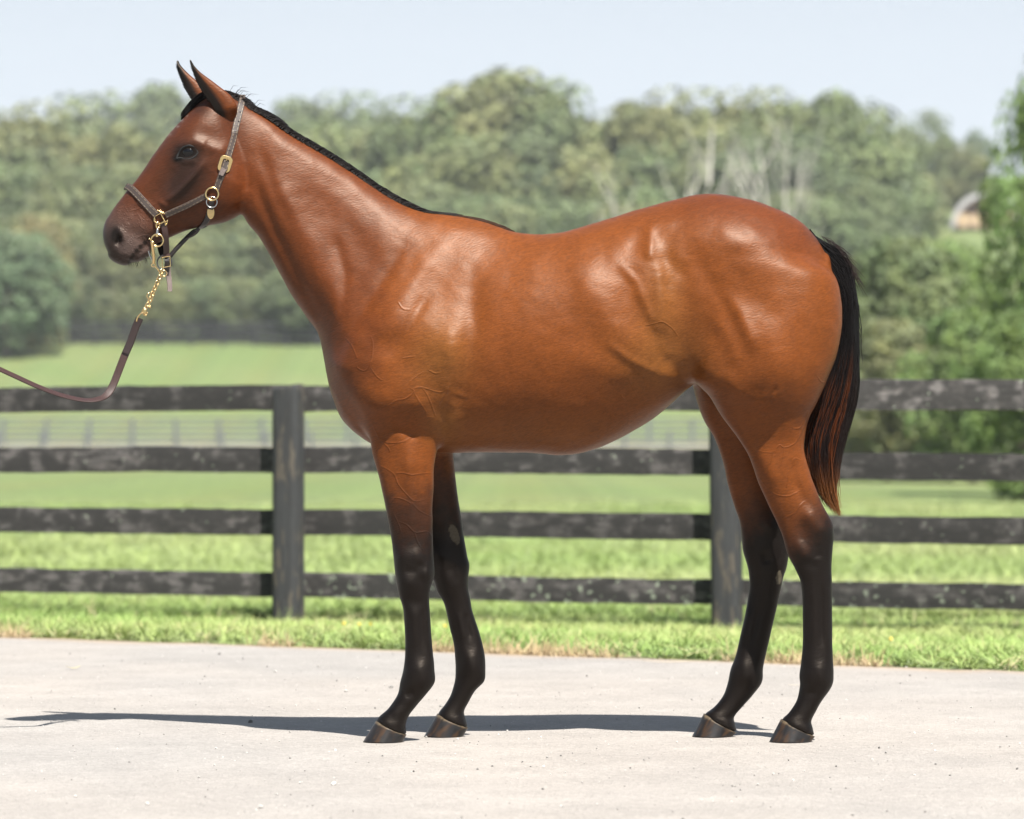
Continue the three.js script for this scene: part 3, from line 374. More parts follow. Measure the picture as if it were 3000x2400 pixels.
const foreNear = fore(1, [
  [1010, 1090, 1280, 1040, 0.112, 0.098, 2.4, 2.4, 0], [1042, 1180, 1300, 1150, 0.117, 0.104, 2.4, 2.4, 0], [1068, 1232, 1298, 1212, 0.113, 0.078, 2.4, 2.4, 0], [1083, 1275, 1292, 1262, 0.108, 0.057, 2.3, 2.3, 0], [1091, 1330, 1281, 1315, 0.106, 0.053, 2.2, 2.2, 0], [1106, 1380, 1272, 1370, 0.107, 0.053, 2.2, 2.2, 0],
  [1121, 1444, 1270, 1444, 0.106, 0.048, 2.2, 2.2, 0], [1137, 1520, 1268, 1520, 0.105, 0.043, 2.2, 2.2, 0], [1147, 1580, 1268, 1577, near, 0.041, 2.3, 2.3, 0], [1151, 1618, 1269, 1628, near, 0.043, 2.5, 2.5, 0], [1155, 1660, 1274, 1672, near, 0.046, 2.6, 2.4, -0.1], [1161, 1703, 1272, 1695, near, 0.045, 2.6, 2.3, -0.1], [1168, 1743, 1260, 1732, near, 0.037, 2.5, 2.3, -0.1],
  [1181, 1788, 1259, 1780, near, 0.03, 2.3, 2.3, -0.1], [1186, 1850, 1264, 1850, near, 0.027, 2.3, 2.3, -0.1], [1186, 1915, 1268, 1912, near, 0.029, 2.3, 2.2, 0], [1181, 1958, 1273, 1960, near, 0.036, 2.2, 2.2, 0], [1172, 1998, 1273, 2000, near, 0.037, 2.2, 2.2, 0], [1163, 2037, 1243, 2040, near, 0.034, 2.2, 2.2, 0], [1140, 2073, 1218, 2070, near, 0.032, 2.2, 2.2, 0], [1112, 2099, 1195, 2102, near, 0.036, 2.2, 2.2, 0], [1104, 2112, 1188, 2125, near, 0.042, 2.2, 2.2, 0], [1104, 2120, 1190, 2147, near, 0.042, 2.2, 2.2, 0],
]);
const foreFar = fore(-1, [
  [1020, 1090, 1280, 1050, -0.112, 0.095, 2.4, 2.4, 0], [1055, 1190, 1308, 1150, -0.112, 0.09, 2.4, 2.4, 0], [1080, 1240, 1314, 1220, -0.112, 0.075, 2.4, 2.4, 0], [1110, 1290, 1322, 1272, -0.11, 0.06, 2.3, 2.3, 0], [1140, 1340, 1328, 1336, -0.108, 0.055, 2.2, 2.2, 0], [1168, 1402, 1335, 1405, -0.107, 0.052, 2.2, 2.2, 0], [1190, 1470, 1342, 1467, -0.106, 0.047, 2.2, 2.2, 0],
  [1210, 1530, 1350, 1515, far, 0.043, 2.2, 2.2, 0], [1222, 1580, 1358, 1570, far, 0.041, 2.3, 2.3, 0], [1240, 1632, 1370, 1630, far, 0.044, 2.5, 2.5, 0], [1255, 1665, 1376, 1656, far, 0.046, 2.6, 2.4, 0], [1268, 1697, 1371, 1694, far, 0.045, 2.6, 2.3, 0], [1281, 1733, 1371, 1726, far, 0.037, 2.5, 2.3, 0], [1301, 1768, 1378, 1764, far, 0.03, 2.3, 2.3, 0],
  [1311, 1805, 1387, 1805, far, 0.027, 2.3, 2.3, 0], [1321, 1850, 1403, 1850, far, 0.027, 2.3, 2.3, 0], [1330, 1890, 1415, 1890, far, 0.03, 2.3, 2.2, 0], [1334, 1930, 1422, 1926, far, 0.036, 2.2, 2.2, 0], [1334, 1968, 1424, 1962, far, 0.037, 2.2, 2.2, 0], [1331, 2000, 1420, 1996, far, 0.035, 2.2, 2.2, 0], [1321, 2034, 1393, 2024, far, 0.033, 2.2, 2.2, 0], [1305, 2062, 1374, 2058, far, 0.032, 2.2, 2.2, 0], [1287, 2085, 1361, 2085, far, 0.036, 2.2, 2.2, 0], [1283, 2095, 1365, 2108, far, 0.041, 2.2, 2.2, 0], [1283, 2102, 1369, 2126, far, 0.042, 2.2, 2.2, 0],
]);
const hind = (z, s) => sweep(s, [0.06, 0.012], z > 0 ? [
  [[2170, 930, 2225, 1000, 2270, 1060], 80, 10], [[2070, 800, 2110, 880, 2150, 950], 24, -8], [[2150, 820, 2190, 870, 2240, 910], 40, -8], [[2110, 850, 2160, 930, 2200, 1010], 20, 7], [[2090, 930, 2130, 1000, 2150, 1060], 22, 5], [[2260, 1020, 2280, 1110, 2260, 1180], 40, 5], [[2340, 900, 2350, 1020, 2330, 1120], 16, -4], [[2080, 1100, 2130, 1150], 40, 8],
  [[2150, 1150, 2220, 1175, 2270, 1160], 18, 5], [[2270, 1130, 2240, 1190], 8, -3], [[2230, 1350, 2260, 1400], 26, 6], [[2320, 1340, 2335, 1420, 2370, 1490], 16, -7], [[2378, 1515, 2408, 1548], 24, 9], [[2335, 1596, 2352, 1625], 20, 6], [[2394, 1590, 2398, 1640], 15, -5], [[2346, 1540, 2356, 1585], 18, -5], [[2392, 1440, 2402, 1490], 12, -5], [[2340, 1650, 2400, 1660], 12, -3], [[2408, 1700, 2408, 1800, 2410, 1900], 6, -5], [[2425, 1690, 2426, 1900], 8, 3], [[2384, 1700, 2386, 1900], 14, 4], [[2400, 1965, 2408, 1990], 26, 7], [[2366, 1978, 2370, 2000], 18, 3], [[2350, 2035, 2390, 2030], 10, -3],
] : [[[2262, 1538, 2282, 1552], 22, 7], [[2250, 1620, 2262, 1660], 14, -5], [[2238, 1790, 2214, 1900], 6, -5], [[2212, 1790, 2192, 1890], 13, 4], [[2188, 1965, 2196, 1990], 26, 7]]);
const hindNear = hind(1, [
  [2105, 705, 2340, 745, 0.07, 0.1, 2.2, 2.2, 0], [2075, 775, 2430, 792, 0.096, 0.13, 2.3, 2.3, 0], [2052, 850, 2461, 852, 0.11, 0.135, 2.4, 2.3, 0], [2032, 950, 2467, 950, 0.118, 0.143, 2.4, 2.3, 0], [2020, 1040, 2451, 1037, 0.122, 0.145, 2.4, 2.3, 0], [2036, 1112, 2424, 1112, 0.125, 0.138, 2.4, 2.3, 0], [2078, 1160, 2395, 1178, 0.125, 0.114, 2.4, 2.3, 0],
  [2115, 1220, 2370, 1228, 0.122, 0.083, 2.4, 2.3, 0], [2160, 1281, 2358, 1280, 0.12, 0.06, 2.3, 2.3, 0], [2188, 1325, 2357, 1325, 0.118, 0.053, 2.2, 2.2, 0], [2205, 1366, 2368, 1370, 0.115, 0.052, 2.2, 2.2, 0], [2227, 1427, 2388, 1425, 0.112, 0.049, 2.2, 2.2, 0], [2252, 1482, 2411, 1480, 0.11, 0.046, 2.2, 2.2, 0], [2275, 1530, 2438, 1528, 0.108, 0.044, 2.2, 2.1, 0], [2292, 1572, 2443, 1560, 0.107, 0.044, 2.3, 2.2, 0],
  [2306, 1620, 2440, 1605, 0.106, 0.043, 2.4, 2.3, -0.1], [2330, 1668, 2437, 1655, near, 0.038, 2.4, 2.3, -0.1], [2347, 1715, 2437, 1708, near, 0.033, 2.3, 2.3, -0.1], [2351, 1790, 2438, 1790, near, 0.029, 2.3, 2.3, -0.1], [2352, 1870, 2438, 1870, near, 0.029, 2.3, 2.3, 0], [2349, 1930, 2440, 1930, near, 0.034, 2.2, 2.2, 0], [2343, 1978, 2442, 1972, near, 0.038, 2.2, 2.2, 0],
  [2344, 2008, 2438, 2007, near, 0.037, 2.2, 2.2, 0], [2335, 2050, 2412, 2047, near, 0.033, 2.2, 2.2, 0], [2313, 2086, 2390, 2083, near, 0.034, 2.2, 2.2, 0], [2294, 2104, 2377, 2112, near, 0.039, 2.2, 2.2, 0], [2291, 2112, 2381, 2133, near, 0.043, 2.2, 2.2, 0], [2290, 2118, 2385, 2150, near, 0.043, 2.2, 2.2, 0],
]);
const hindFar = hind(-1, [
  [2105, 705, 2330, 745, -0.07, 0.1, 2.2, 2.2, 0], [2080, 775, 2400, 795, -0.096, 0.13, 2.3, 2.3, 0], [2052, 850, 2445, 850, -0.11, 0.135, 2.4, 2.3, 0], [2032, 950, 2445, 950, -0.118, 0.143, 2.4, 2.3, 0], [2020, 1040, 2430, 1037, -0.122, 0.145, 2.4, 2.3, 0], [2028, 1117, 2390, 1112, -0.125, 0.135, 2.4, 2.3, 0], [2043, 1180, 2340, 1178, -0.125, 0.112, 2.4, 2.3, 0],
  [2062, 1232, 2300, 1228, -0.122, 0.083, 2.4, 2.3, 0], [2089, 1278, 2276, 1278, -0.12, 0.06, 2.3, 2.3, 0], [2108, 1325, 2270, 1325, -0.118, 0.054, 2.2, 2.2, 0], [2121, 1366, 2272, 1370, -0.115, 0.052, 2.2, 2.2, 0], [2132, 1420, 2282, 1425, -0.112, 0.049, 2.2, 2.2, 0], [2150, 1480, 2294, 1480, -0.11, 0.046, 2.2, 2.2, 0], [2167, 1535, 2313, 1528, -0.108, 0.044, 2.2, 2.1, 0], [2172, 1575, 2318, 1562, -0.107, 0.044, 2.3, 2.2, 0],
  [2177, 1618, 2315, 1605, -0.106, 0.043, 2.4, 2.3, 0], [2189, 1658, 2306, 1655, far, 0.038, 2.4, 2.3, 0], [2195, 1702, 2293, 1700, far, 0.033, 2.3, 2.3, 0], [2192, 1745, 2283, 1742, far, 0.03, 2.3, 2.3, 0], [2180, 1810, 2269, 1808, far, 0.029, 2.3, 2.3, 0], [2165, 1880, 2254, 1876, far, 0.03, 2.3, 2.3, 0], [2154, 1926, 2243, 1925, far, 0.034, 2.2, 2.2, 0], [2140, 1962, 2237, 1959, far, 0.038, 2.2, 2.2, 0],
  [2132, 2000, 2232, 1999, far, 0.037, 2.2, 2.2, 0], [2118, 2038, 2205, 2037, far, 0.033, 2.2, 2.2, 0], [2092, 2072, 2177, 2070, far, 0.034, 2.2, 2.2, 0], [2069, 2089, 2151, 2100, far, 0.039, 2.2, 2.2, 0], [2065, 2097, 2153, 2120, far, 0.043, 2.2, 2.2, 0], [2064, 2103, 2157, 2138, far, 0.043, 2.2, 2.2, 0],
]);
const head = sweep([
  [612, 272, 690, 400, 0, 0.062, 2.2, 2.2, 0], [570, 312, 712, 440, 0, 0.08, 2.3, 2.4, -0.1], [533, 350, 736, 505, 0, 0.095, 2.4, 2.5, -0.15], [497, 388, 742, 565, 0, 0.1, 2.4, 2.6, -0.15], [471, 422, 718, 616, 0, 0.094, 2.3, 2.6, -0.12], [448, 455, 664, 649, 0, 0.082, 2.2, 2.6, -0.1], [426, 490, 608, 660, 0, 0.072, 2.2, 2.5, -0.1], [401, 526, 557, 672, 0, 0.063, 2.2, 2.4, -0.1], [373, 556, 506, 691, 0, 0.056, 2.2, 2.3, -0.05],
  [345, 592, 468, 709, 0, 0.051, 2.2, 2.3, 0], [323, 624, 444, 724, 0, 0.051, 2.3, 2.3, 0], [307, 649, 440, 744, 0, 0.054, 2.4, 2.3, 0], [300, 680, 427, 757, 0, 0.055, 2.4, 2.2, 0], [304, 712, 408, 767, 0, 0.052, 2.4, 2.2, 0], [315, 740, 385, 769, 0, 0.043, 2.3, 2.2, 0],
], [0.03, 0.02], [
  // brow, orbit, facial crest, hollows, cheek, nostril, lips
  [[530, 422, 560, 408, 598, 422], 17, 8], [[553, 445], 24, 3], [[553, 443], 15, -6], [[520, 470, 575, 470], 9, 3], [[605, 430, 660, 438], 15, 4.5], [[595, 388, 640, 402], 26, -4], [[602, 462, 560, 515, 508, 566, 470, 592], 10, 9], [[620, 500, 580, 560, 530, 610, 490, 640], 24, -6],
  [[690, 520, 660, 580, 620, 620], 46, 9], [[505, 490, 460, 545, 425, 585], 20, -6], [[480, 440, 440, 505, 405, 555], 10, 3], [[490, 592, 478, 600, 455, 583], 6, 4], [[640, 640, 560, 662], 12, 4], [[331, 664, 345, 672, 351, 690, 345, 705], 8, 4], [[338, 682, 339, 700, 331, 716], 8, -14], 
  [[375, 640, 410, 660, 430, 680], 22, 6], [[380, 768, 390, 747, 411, 722, 436, 700], 6, -7], [[345, 745, 375, 750], 14, 4], [[405, 750, 425, 735], 12, 4], [[395, 585, 380, 640, 360, 650], 12, -3],
]);
const F = new Float32Array(NX * NY * NZ).fill(0.5), WHO = new Uint8Array(NX * NY);
{
  const comps = [trunk, foreNear, hindNear, foreFar, hindFar, head];
  const uneven = (x, y, z) => 0.0042 * (fbm(x * 9 + 4, y * 9 + 7, z * 9 + 3, 2) - 0.5) + 0.0016 * (vnoise(x * 34, y * 34, z * 34 + 5) - 0.5);
  const evalAt = (m, i, z) => {
    const dz = z - m.z[i], v = dz / m.w[i], e = m.e[i], r2 = m.u2[i] + v * v + e * e, r = Math.sqrt(r2) + 1e-6;
    const g = Math.sqrt(m.gu[i] * m.gu[i] + (v / m.w[i]) ** 2 + (e / m.capLen) ** 2 * (e > 0 ? 1 : 0)) + 1e-3;
    let f = (r - 1) * r / Math.max(g, 0.35 * r / Math.max(m.w[i], 0.02));
    const rel = m.relief[i]; if (rel) { const side = v * v / (r2 + 1e-6), outer = (m === trunk || m === head) ? 1 : (m.z[i] > 0 ? sstep(-0.2, 0.2, v) : sstep(-0.2, 0.2, v)); f -= rel * side * outer; }
    return f;
  };
  for (let j = 0; j < NY; j++) for (let i = 0; i < NX; i++) {
    const c = j * NX + i, y = GY0 + j * CELL; let any = false; for (const m of comps) any ||= m.has[c]; if (!any) continue;
    for (let k = 0; k < NZ; k++) {
      const z = GZ0 + k * CELL; let f = 0.5;
      if (trunk.has[c]) f = evalAt(trunk, c, z);
      if (head.has[c]) f = smin(f, evalAt(head, c, z), 0.022);
      let L = 0.5;
      for (const m of [foreNear, foreFar, hindNear, hindFar]) if (m.has[c]) L = Math.min(L, evalAt(m, c, z));
      f = smin(f, L, lerp(0.02, 0.05, sstep(0.75, 1.1, y)));
      if (Math.abs(f) < 0.012) f += uneven(GX0 + i * CELL, y, z + 1);
      F[(k * NY + j) * NX + i] = f;
    }
  }
}
function surfaceNets() {
  const vid = new Int32Array(NX * NY * NZ).fill(-1), P = [], T = [], sx = 1, sy = NX, sz = NX * NY;
  const E = [[0, 1], [0, 2], [0, 4], [1, 3], [1, 5], [2, 3], [2, 6], [3, 7], [4, 5], [4, 6], [5, 7], [6, 7]];
  const off = []; for (let b = 0; b < 8; b++) off.push((b & 1) * sx + ((b >> 1) & 1) * sy + ((b >> 2) & 1) * sz);
  for (let k = 0; k < NZ - 1; k++) for (let j = 0; j < NY - 1; j++) for (let i = 0; i < NX - 1; i++) {
    const c = i + j * sy + k * sz; let mask = 0; for (let b = 0; b < 8; b++) if (F[c + off[b]] < 0) mask |= 1 << b;
    if (mask === 0 || mask === 255) continue;
    let x = 0, y = 0, z = 0, n = 0;
    for (const [a, b] of E) { if (((mask >> a) & 1) === ((mask >> b) & 1)) continue; const fa = F[c + off[a]], fb = F[c + off[b]], t = fa / (fa - fb); x += (a & 1) + ((b & 1) - (a & 1)) * t; y += ((a >> 1) & 1) + (((b >> 1) & 1) - ((a >> 1) & 1)) * t; z += ((a >> 2) & 1) + (((b >> 2) & 1) - ((a >> 2) & 1)) * t; n++; }
    vid[c] = P.length / 3; P.push(GX0 + (i + x / n) * CELL, GY0 + (j + y / n) * CELL, GZ0 + (k + z / n) * CELL);
  }
  for (let k = 1; k < NZ - 1; k++) for (let j = 1; j < NY - 1; j++) for (let i = 1; i < NX - 1; i++) {
    const c = i + j * sy + k * sz, s = F[c] < 0;
    const quad = (d, u, v) => { if (s === (F[c + d] < 0)) return; const a = vid[c - u - v], b = vid[c - v], e = vid[c], f = vid[c - u]; if (a < 0 || b < 0 || e < 0 || f < 0) return; if (s) T.push(a, b, e, a, e, f); else T.push(a, e, b, a, f, e); };
    quad(sx, sy, sz); quad(sy, sz, sx); quad(sz, sx, sy);
  }
  return [new Float32Array(P), new Uint32Array(T)];
}
const [HP, HT] = surfaceNets();
// smooth normals from the field's slope
const fieldAt = (x, y, z) => {
  const X = clamp((x - GX0) / CELL, 0, NX - 1.001), Y = clamp((y - GY0) / CELL, 0, NY - 1.001), Z = clamp((z - GZ0) / CELL, 0, NZ - 1.001), i = X | 0, j = Y | 0, k = Z | 0, a = X - i, b = Y - j, c = Z - k, o = (k * NY + j) * NX + i, s = NX * NY;
  const L = (p) => lerp(lerp(F[p], F[p + 1], a), lerp(F[p + NX], F[p + NX + 1], a), b); return lerp(L(o), L(o + s), c);
};
// z of the near skin at a pixel: marches from the camera side
function skinZ(px, py, from = 0.3) { for (let z = from; z > -0.3; z -= 0.002) { const p = at(px, py, z); if (fieldAt(p.x, p.y, p.z) < 0) return z; } return null; }
// ---------- coat: colours of the hair, its grain and the veins under the skin ----------

const BAY = [0.128, 0.0345, 0.0056], RED = [0.084, 0.0195, 0.0044], GOLD = [0.165, 0.063, 0.0145], BROWN = [0.036, 0.0115, 0.0045], BLACK = [0.0032, 0.0023, 0.0022], MUZZLE = [0.06, 0.041, 0.036];
const spot = (px, py, x, y, rx, ry) => Math.exp(-(((px - x) / rx) ** 2 + ((py - y) / ry) ** 2));
function coat(x, y, z) {
  const [px, py] = pixelOf(x, y, z), n = fbm(px / 60, py / 60, z * 8 + 3) - 0.5, f = fbm(px / 9, py / 9, z * 30 + 9, 2) - 0.5;
  let c = BAY;
  // redder over the croup and the crest, golden at the flank, elbow and belly
  c = mix3(c, RED, 0.75 * clamp(spot(px, py, 2150, 590, 260, 90) + spot(px, py, 2330, 680, 140, 90)));
  c = mix3(c, GOLD, 0.7 * clamp(spot(px, py, 1940, 1060, 130, 130) + spot(px, py, 1290, 1050, 90, 120) + spot(px, py, 1300, 1240, 50, 60) + 0.7 * spot(px, py, 1950, 850, 60, 120)));
  c = mix3(c, GOLD, 0.35 * sstep(1150, 1300, py) * (px > 1300 && px < 2050 ? 1 : 0));
  // neck browner, with a ragged edge at the shoulder
  c = mix3(c, [0.08, 0.0205, 0.0058], 0.8 * sstep(1270, 1040, px + (py - 760) * 0.22 + 160 * n));
  // head
  if (px < 760 && py < 800) {
    const head = sstep(760, 690, px);
    c = mix3(c, [0.062, 0.0185, 0.0078], head * 0.85);
    c = mix3(c, [0.115, 0.026, 0.004], 0.8 * spot(px, py, 700, 560, 50, 90));
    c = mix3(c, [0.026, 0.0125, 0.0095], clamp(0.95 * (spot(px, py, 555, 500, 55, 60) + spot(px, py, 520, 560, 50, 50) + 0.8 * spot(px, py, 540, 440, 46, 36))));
    const muz = sstep(0, 150, (py - 545) * 0.72 - (px - 390) * 0.5 + 24 * n);
    c = mix3(c, MUZZLE, muz * sstep(520, 440, px));
    c = mix3(c, [0.0075, 0.0055, 0.0055], sstep(30, 150, (py - 600) * 0.72 - (px - 330) * 0.75 + 30 * n) * sstep(460, 420, px));
    c = mix3(c, [0.004, 0.003, 0.003], clamp(1.25 * spot(px, py, 338, 690, 20, 32))); { const d = Math.min(...[[380, 768], [384, 758], [389, 747], [399, 734], [411, 722], [424, 711], [436, 701]].map(([a, b]) => Math.hypot(px - a, py - b))); c = mix3(c, [0.005, 0.004, 0.004], sstep(9, 4, d) * 0.9); }
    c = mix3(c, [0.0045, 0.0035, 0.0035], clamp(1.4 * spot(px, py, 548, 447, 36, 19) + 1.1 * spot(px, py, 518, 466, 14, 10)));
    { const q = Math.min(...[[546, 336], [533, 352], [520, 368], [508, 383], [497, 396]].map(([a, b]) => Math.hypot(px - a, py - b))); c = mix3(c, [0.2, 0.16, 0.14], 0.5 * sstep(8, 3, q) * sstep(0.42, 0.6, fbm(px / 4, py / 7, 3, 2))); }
    c = mix3(c, [0.018, 0.009, 0.007], 0.7 * clamp(spot(px, py, 585, 320, 30, 20)));
  }
  // black points
  if (py > 1280 && px < 1500) { const q = py + (z < 0 ? 60 : 0) + 110 * n + 60 * f - 0.25 * Math.abs(px - (z > 0 ? 1205 : 1290)); c = mix3(c, BROWN, sstep(1360, 1500, q)); c = mix3(c, BLACK, sstep(1470, 1625, q)); }
  if (py > 1280 && px > 2000) { const q = py + 0.95 * (px - (z > 0 ? 2355 : 2235)) + 90 * n + 50 * f + (z < 0 ? 60 : 0); c = mix3(c, BROWN, 0.8 * sstep(1400, 1560, q)); c = mix3(c, BLACK, sstep(1500, 1650, q)); }
  if (px > 2330 && py < 720) c = mix3(c, BROWN, 0.6 * sstep(2345, 2395, px) * sstep(40, 0, py - 640 - (px - 2340) * 0.9));
  // the pale horny patches on the inner side of the far legs
  if (z < 0 && z > -0.14) { const k = (X, Y, a, b, r) => { const dx = px - X, dy = py - Y, u = dx * Math.cos(r) + dy * Math.sin(r), v = -dx * Math.sin(r) + dy * Math.cos(r); return (u / a) ** 2 + (v / b) ** 2 < 1 + n; }; if (k(1331, 1566, 13, 32, -0.35) || k(2282, 1692, 8, 19, 0.1)) c = [0.07, 0.06, 0.042]; }
  const g = 1 + 0.5 * n * 0.5 + 0.1 * f; return [c[0] * g, c[1] * g, c[2] * g];
}
const TEX_U = (x) => (x + 1.25) / 2.4, TEX_V = (y) => y / 2.1;
const [hairMap, hairBump] = (() => {
  const S = 2048, bump = new Float32Array(S * S), tone = new Float32Array(S * S);
  const line = (pts, wid, h) => { // a vein: a low round ridge along a wandering line
    const c = catmull(Array.from({ length: pts.length / 2 }, (_, k) => [pts[2 * k], pts[2 * k + 1]]), 10);
    for (let k = 0; k < c.length - 1; k++) {
      const a = at(c[k][0], c[k][1], 0.2), b = at(c[k + 1][0], c[k + 1][1], 0.2), n = Math.ceil(a.distanceTo(b) / 0.0008);
      for (let q = 0; q < n; q++) {
        const X = TEX_U(lerp(a.x, b.x, q / n)) * S, Y = TEX_V(lerp(a.y, b.y, q / n)) * S, r = wid;
        for (let j = Math.floor(Y - 2.5 * r); j <= Y + 2.5 * r; j++) for (let i = Math.floor(X - 2.5 * r); i <= X + 2.5 * r; i++) { const d = ((i - X) ** 2 + (j - Y) ** 2) / (r * r), v = h * Math.sin(Math.PI * clamp((k + q / n + 1) / (c.length + 1))) ** 0.5 * Math.exp(-d), o = j * S + i; if (v > bump[o]) bump[o] = v; }
      }
    }
  };
  const veins = [
    [1210, 1140, 1236, 1136, 1290, 1150, 1318, 1130], [1236, 1137, 1250, 1155, 1265, 1190, 1275, 1220], [1318, 1128, 1300, 1160, 1285, 1190], [1140, 1190, 1160, 1175, 1190, 1168, 1212, 1148, 1203, 1138], [1212, 1150, 1230, 1180, 1246, 1205, 1248, 1220, 1272, 1224],
    [1255, 1085, 1275, 1095, 1290, 1092], [1175, 1215, 1190, 1206, 1212, 1212, 1225, 1240], [1090, 1245, 1100, 1268, 1112, 1290, 1140, 1298, 1175, 1296, 1200, 1285], [1112, 1290, 1135, 1312, 1140, 1325], [1150, 1390, 1175, 1386, 1205, 1392, 1240, 1388, 1268, 1386],
    [1110, 1365, 1150, 1388, 1165, 1420, 1190, 1450, 1215, 1470, 1250, 1462], [1205, 1475, 1230, 1500, 1265, 1518], [1165, 1530, 1190, 1540, 1215, 1562, 1250, 1560, 1266, 1580], [1205, 1478, 1180, 1465, 1155, 1460, 1145, 1472], [1150, 1505, 1166, 1540, 1172, 1560], [1212, 1560, 1222, 1590, 1238, 1615],
    [1085, 985, 1092, 1010, 1086, 1060, 1070, 1086, 1048, 1080, 1044, 1070], [1086, 1080, 1105, 1105, 1120, 1115], [1180, 1050, 1215, 1045], [1200, 1120, 1225, 1100, 1240, 1090], [1165, 885, 1180, 905, 1200, 908], [1010, 990, 1030, 1015, 1045, 1050],
    [2440, 1120, 2400, 1185, 2375, 1200, 2362, 1235, 2352, 1265, 2330, 1300, 2300, 1312, 2285, 1305, 2268, 1325, 2248, 1326, 2215, 1320], [2362, 1235, 2345, 1255, 2325, 1256], [2300, 1312, 2295, 1345, 2285, 1370], [2268, 1325, 2262, 1350, 2250, 1380], [2228, 1400, 2250, 1430, 2275, 1450, 2310, 1455, 2335, 1445, 2358, 1432],
    [2350, 1350, 2330, 1345, 2320, 1370, 2305, 1400], [2300, 1520, 2330, 1505, 2350, 1480, 2362, 1470], [2390, 1100, 2410, 1120, 2430, 1115], [2310, 1370, 2312, 1400, 2308, 1430],
    [1840, 1110, 1855, 1140, 1872, 1165], [1880, 1095, 1890, 1120, 1885, 1145, 1900, 1150], [1820, 1160, 1832, 1172], [1890, 955, 1915, 950, 1940, 945, 1970, 965, 1985, 985],
    [440, 590, 425, 598, 405, 600], [390, 620, 400, 640, 396, 655, 410, 665], [385, 690, 410, 682, 430, 686], [365, 610, 385, 605, 405, 598],
  ];
  for (const v of veins) line(v, 1.9, 0.55);
  for (let i = 0; i < 260; i++) { // skin wrinkles and small bumps on the lips and muzzle
    const p = at(rr(340, 440), rr(600, 765), 0.05), X = TEX_U(p.x) * S, Y = TEX_V(p.y) * S; for (let j = -2; j <= 2; j++) for (let k = -2; k <= 2; k++) { const o = (Math.round(Y) + j) * S + Math.round(X) + k; bump[o] = Math.max(bump[o], 0.45 * Math.exp(-(j * j + k * k) / 2)); }
  }
  for (let j = 0; j < S; j++) for (let i = 0; i < S; i++) { // short hairs lying backwards and down
    const o = j * S + i, a = vnoise((i + j * 0.5) / 8, (j - i * 0.35) / 2.0), b = vnoise((i + j * 0.4) / 3, (j - i * 0.5) / 1.1, 7); tone[o] = a * 0.6 + b * 0.4; bump[o] = bump[o] * 0.75 + 0.2 * (tone[o] - 0.5) + 0.2;
  }
  const t1 = dataTex(S, S, (x, y) => { const v = 0.92 + 0.26 * (tone[y * S + x] - 0.5); return [v, v, v]; }), t2 = dataTex(S, S, (x, y) => { const v = clamp(bump[y * S + x]); return [v, v, v]; }, false);
  return [t1, t2];
})();
const coatMat = new THREE.MeshPhysicalMaterial({ color: 0xffffff, vertexColors: true, map: hairMap, bumpMap: hairBump, bumpScale: 0.0026, roughness: 0.46, specularIntensity: 0.42, specularColor: lin(1, 0.86, 0.74), ior: 1.5, });
coatMat.name = 'short glossy coat';
function ear(st, zc, hw) { // a cupped, pointed shell; black inside and along its edges
  const fine = catmull(st, 6), pos = [], col = [], idx = [], uv = [], M = 22, rows = fine.length;
  for (const layer of [0, 1]) for (let s = 0; s < rows; s++) {
    const r = fine[s], t = s / (rows - 1), a = at(r[0], r[1], zc), b = at(r[2], r[3], zc), zi = zc * (1 - 0.45 * sstep(0.22, 0, t)), c = a.clone().add(b).multiplyScalar(0.5), h = b.clone().sub(a).multiplyScalar(0.5), w = Math.max(0.0015, hw * Math.pow(1 - t, 0.6) * (t < 0.15 ? 0.85 + t : 1)) - layer * 0.003;
    for (let m = 0; m <= M; m++) {
      const ph = (m / M - 0.5) * 2 * 2.55, k = layer ? 0.86 : 1, p = c.clone().addScaledVector(h, Math.cos(ph) * 1.04 * k); p.z = zi + (zc > 0 ? 0.012 : -0.012) * t + Math.sign(Math.sin(ph)) * Math.pow(Math.abs(Math.sin(ph)), 0.6) * Math.max(w, 0.001);
      pos.push(p.x, p.y, p.z); uv.push(TEX_U(p.x), TEX_V(p.y));
      const dark = layer ? 1 : Math.max(sstep(1.5, 1.8, Math.abs(ph) + 0.4 * t * t), sstep(0.62, 0.85, t)); col.push(...mix3([0.088, 0.0225, 0.005], BLACK, dark));
    }
  }
  for (const layer of [0, 1]) for (let s = 0; s < rows - 1; s++) for (let m = 0; m < M; m++) { const o = layer * rows * (M + 1) + s * (M + 1) + m, A = o, B = o + 1, C = o + M + 2, D = o + M + 1; layer ? idx.push(A, C, B, A, D, C) : idx.push(A, B, C, A, C, D); }
  for (let s = 0; s < rows - 1; s++) for (const m of [0, M]) { const A = s * (M + 1) + m, D = A + M + 1, L = rows * (M + 1); idx.push(A, D, D + L, A, D + L, A + L); }
  return geoOf(pos, idx, { color: col, uv });
}
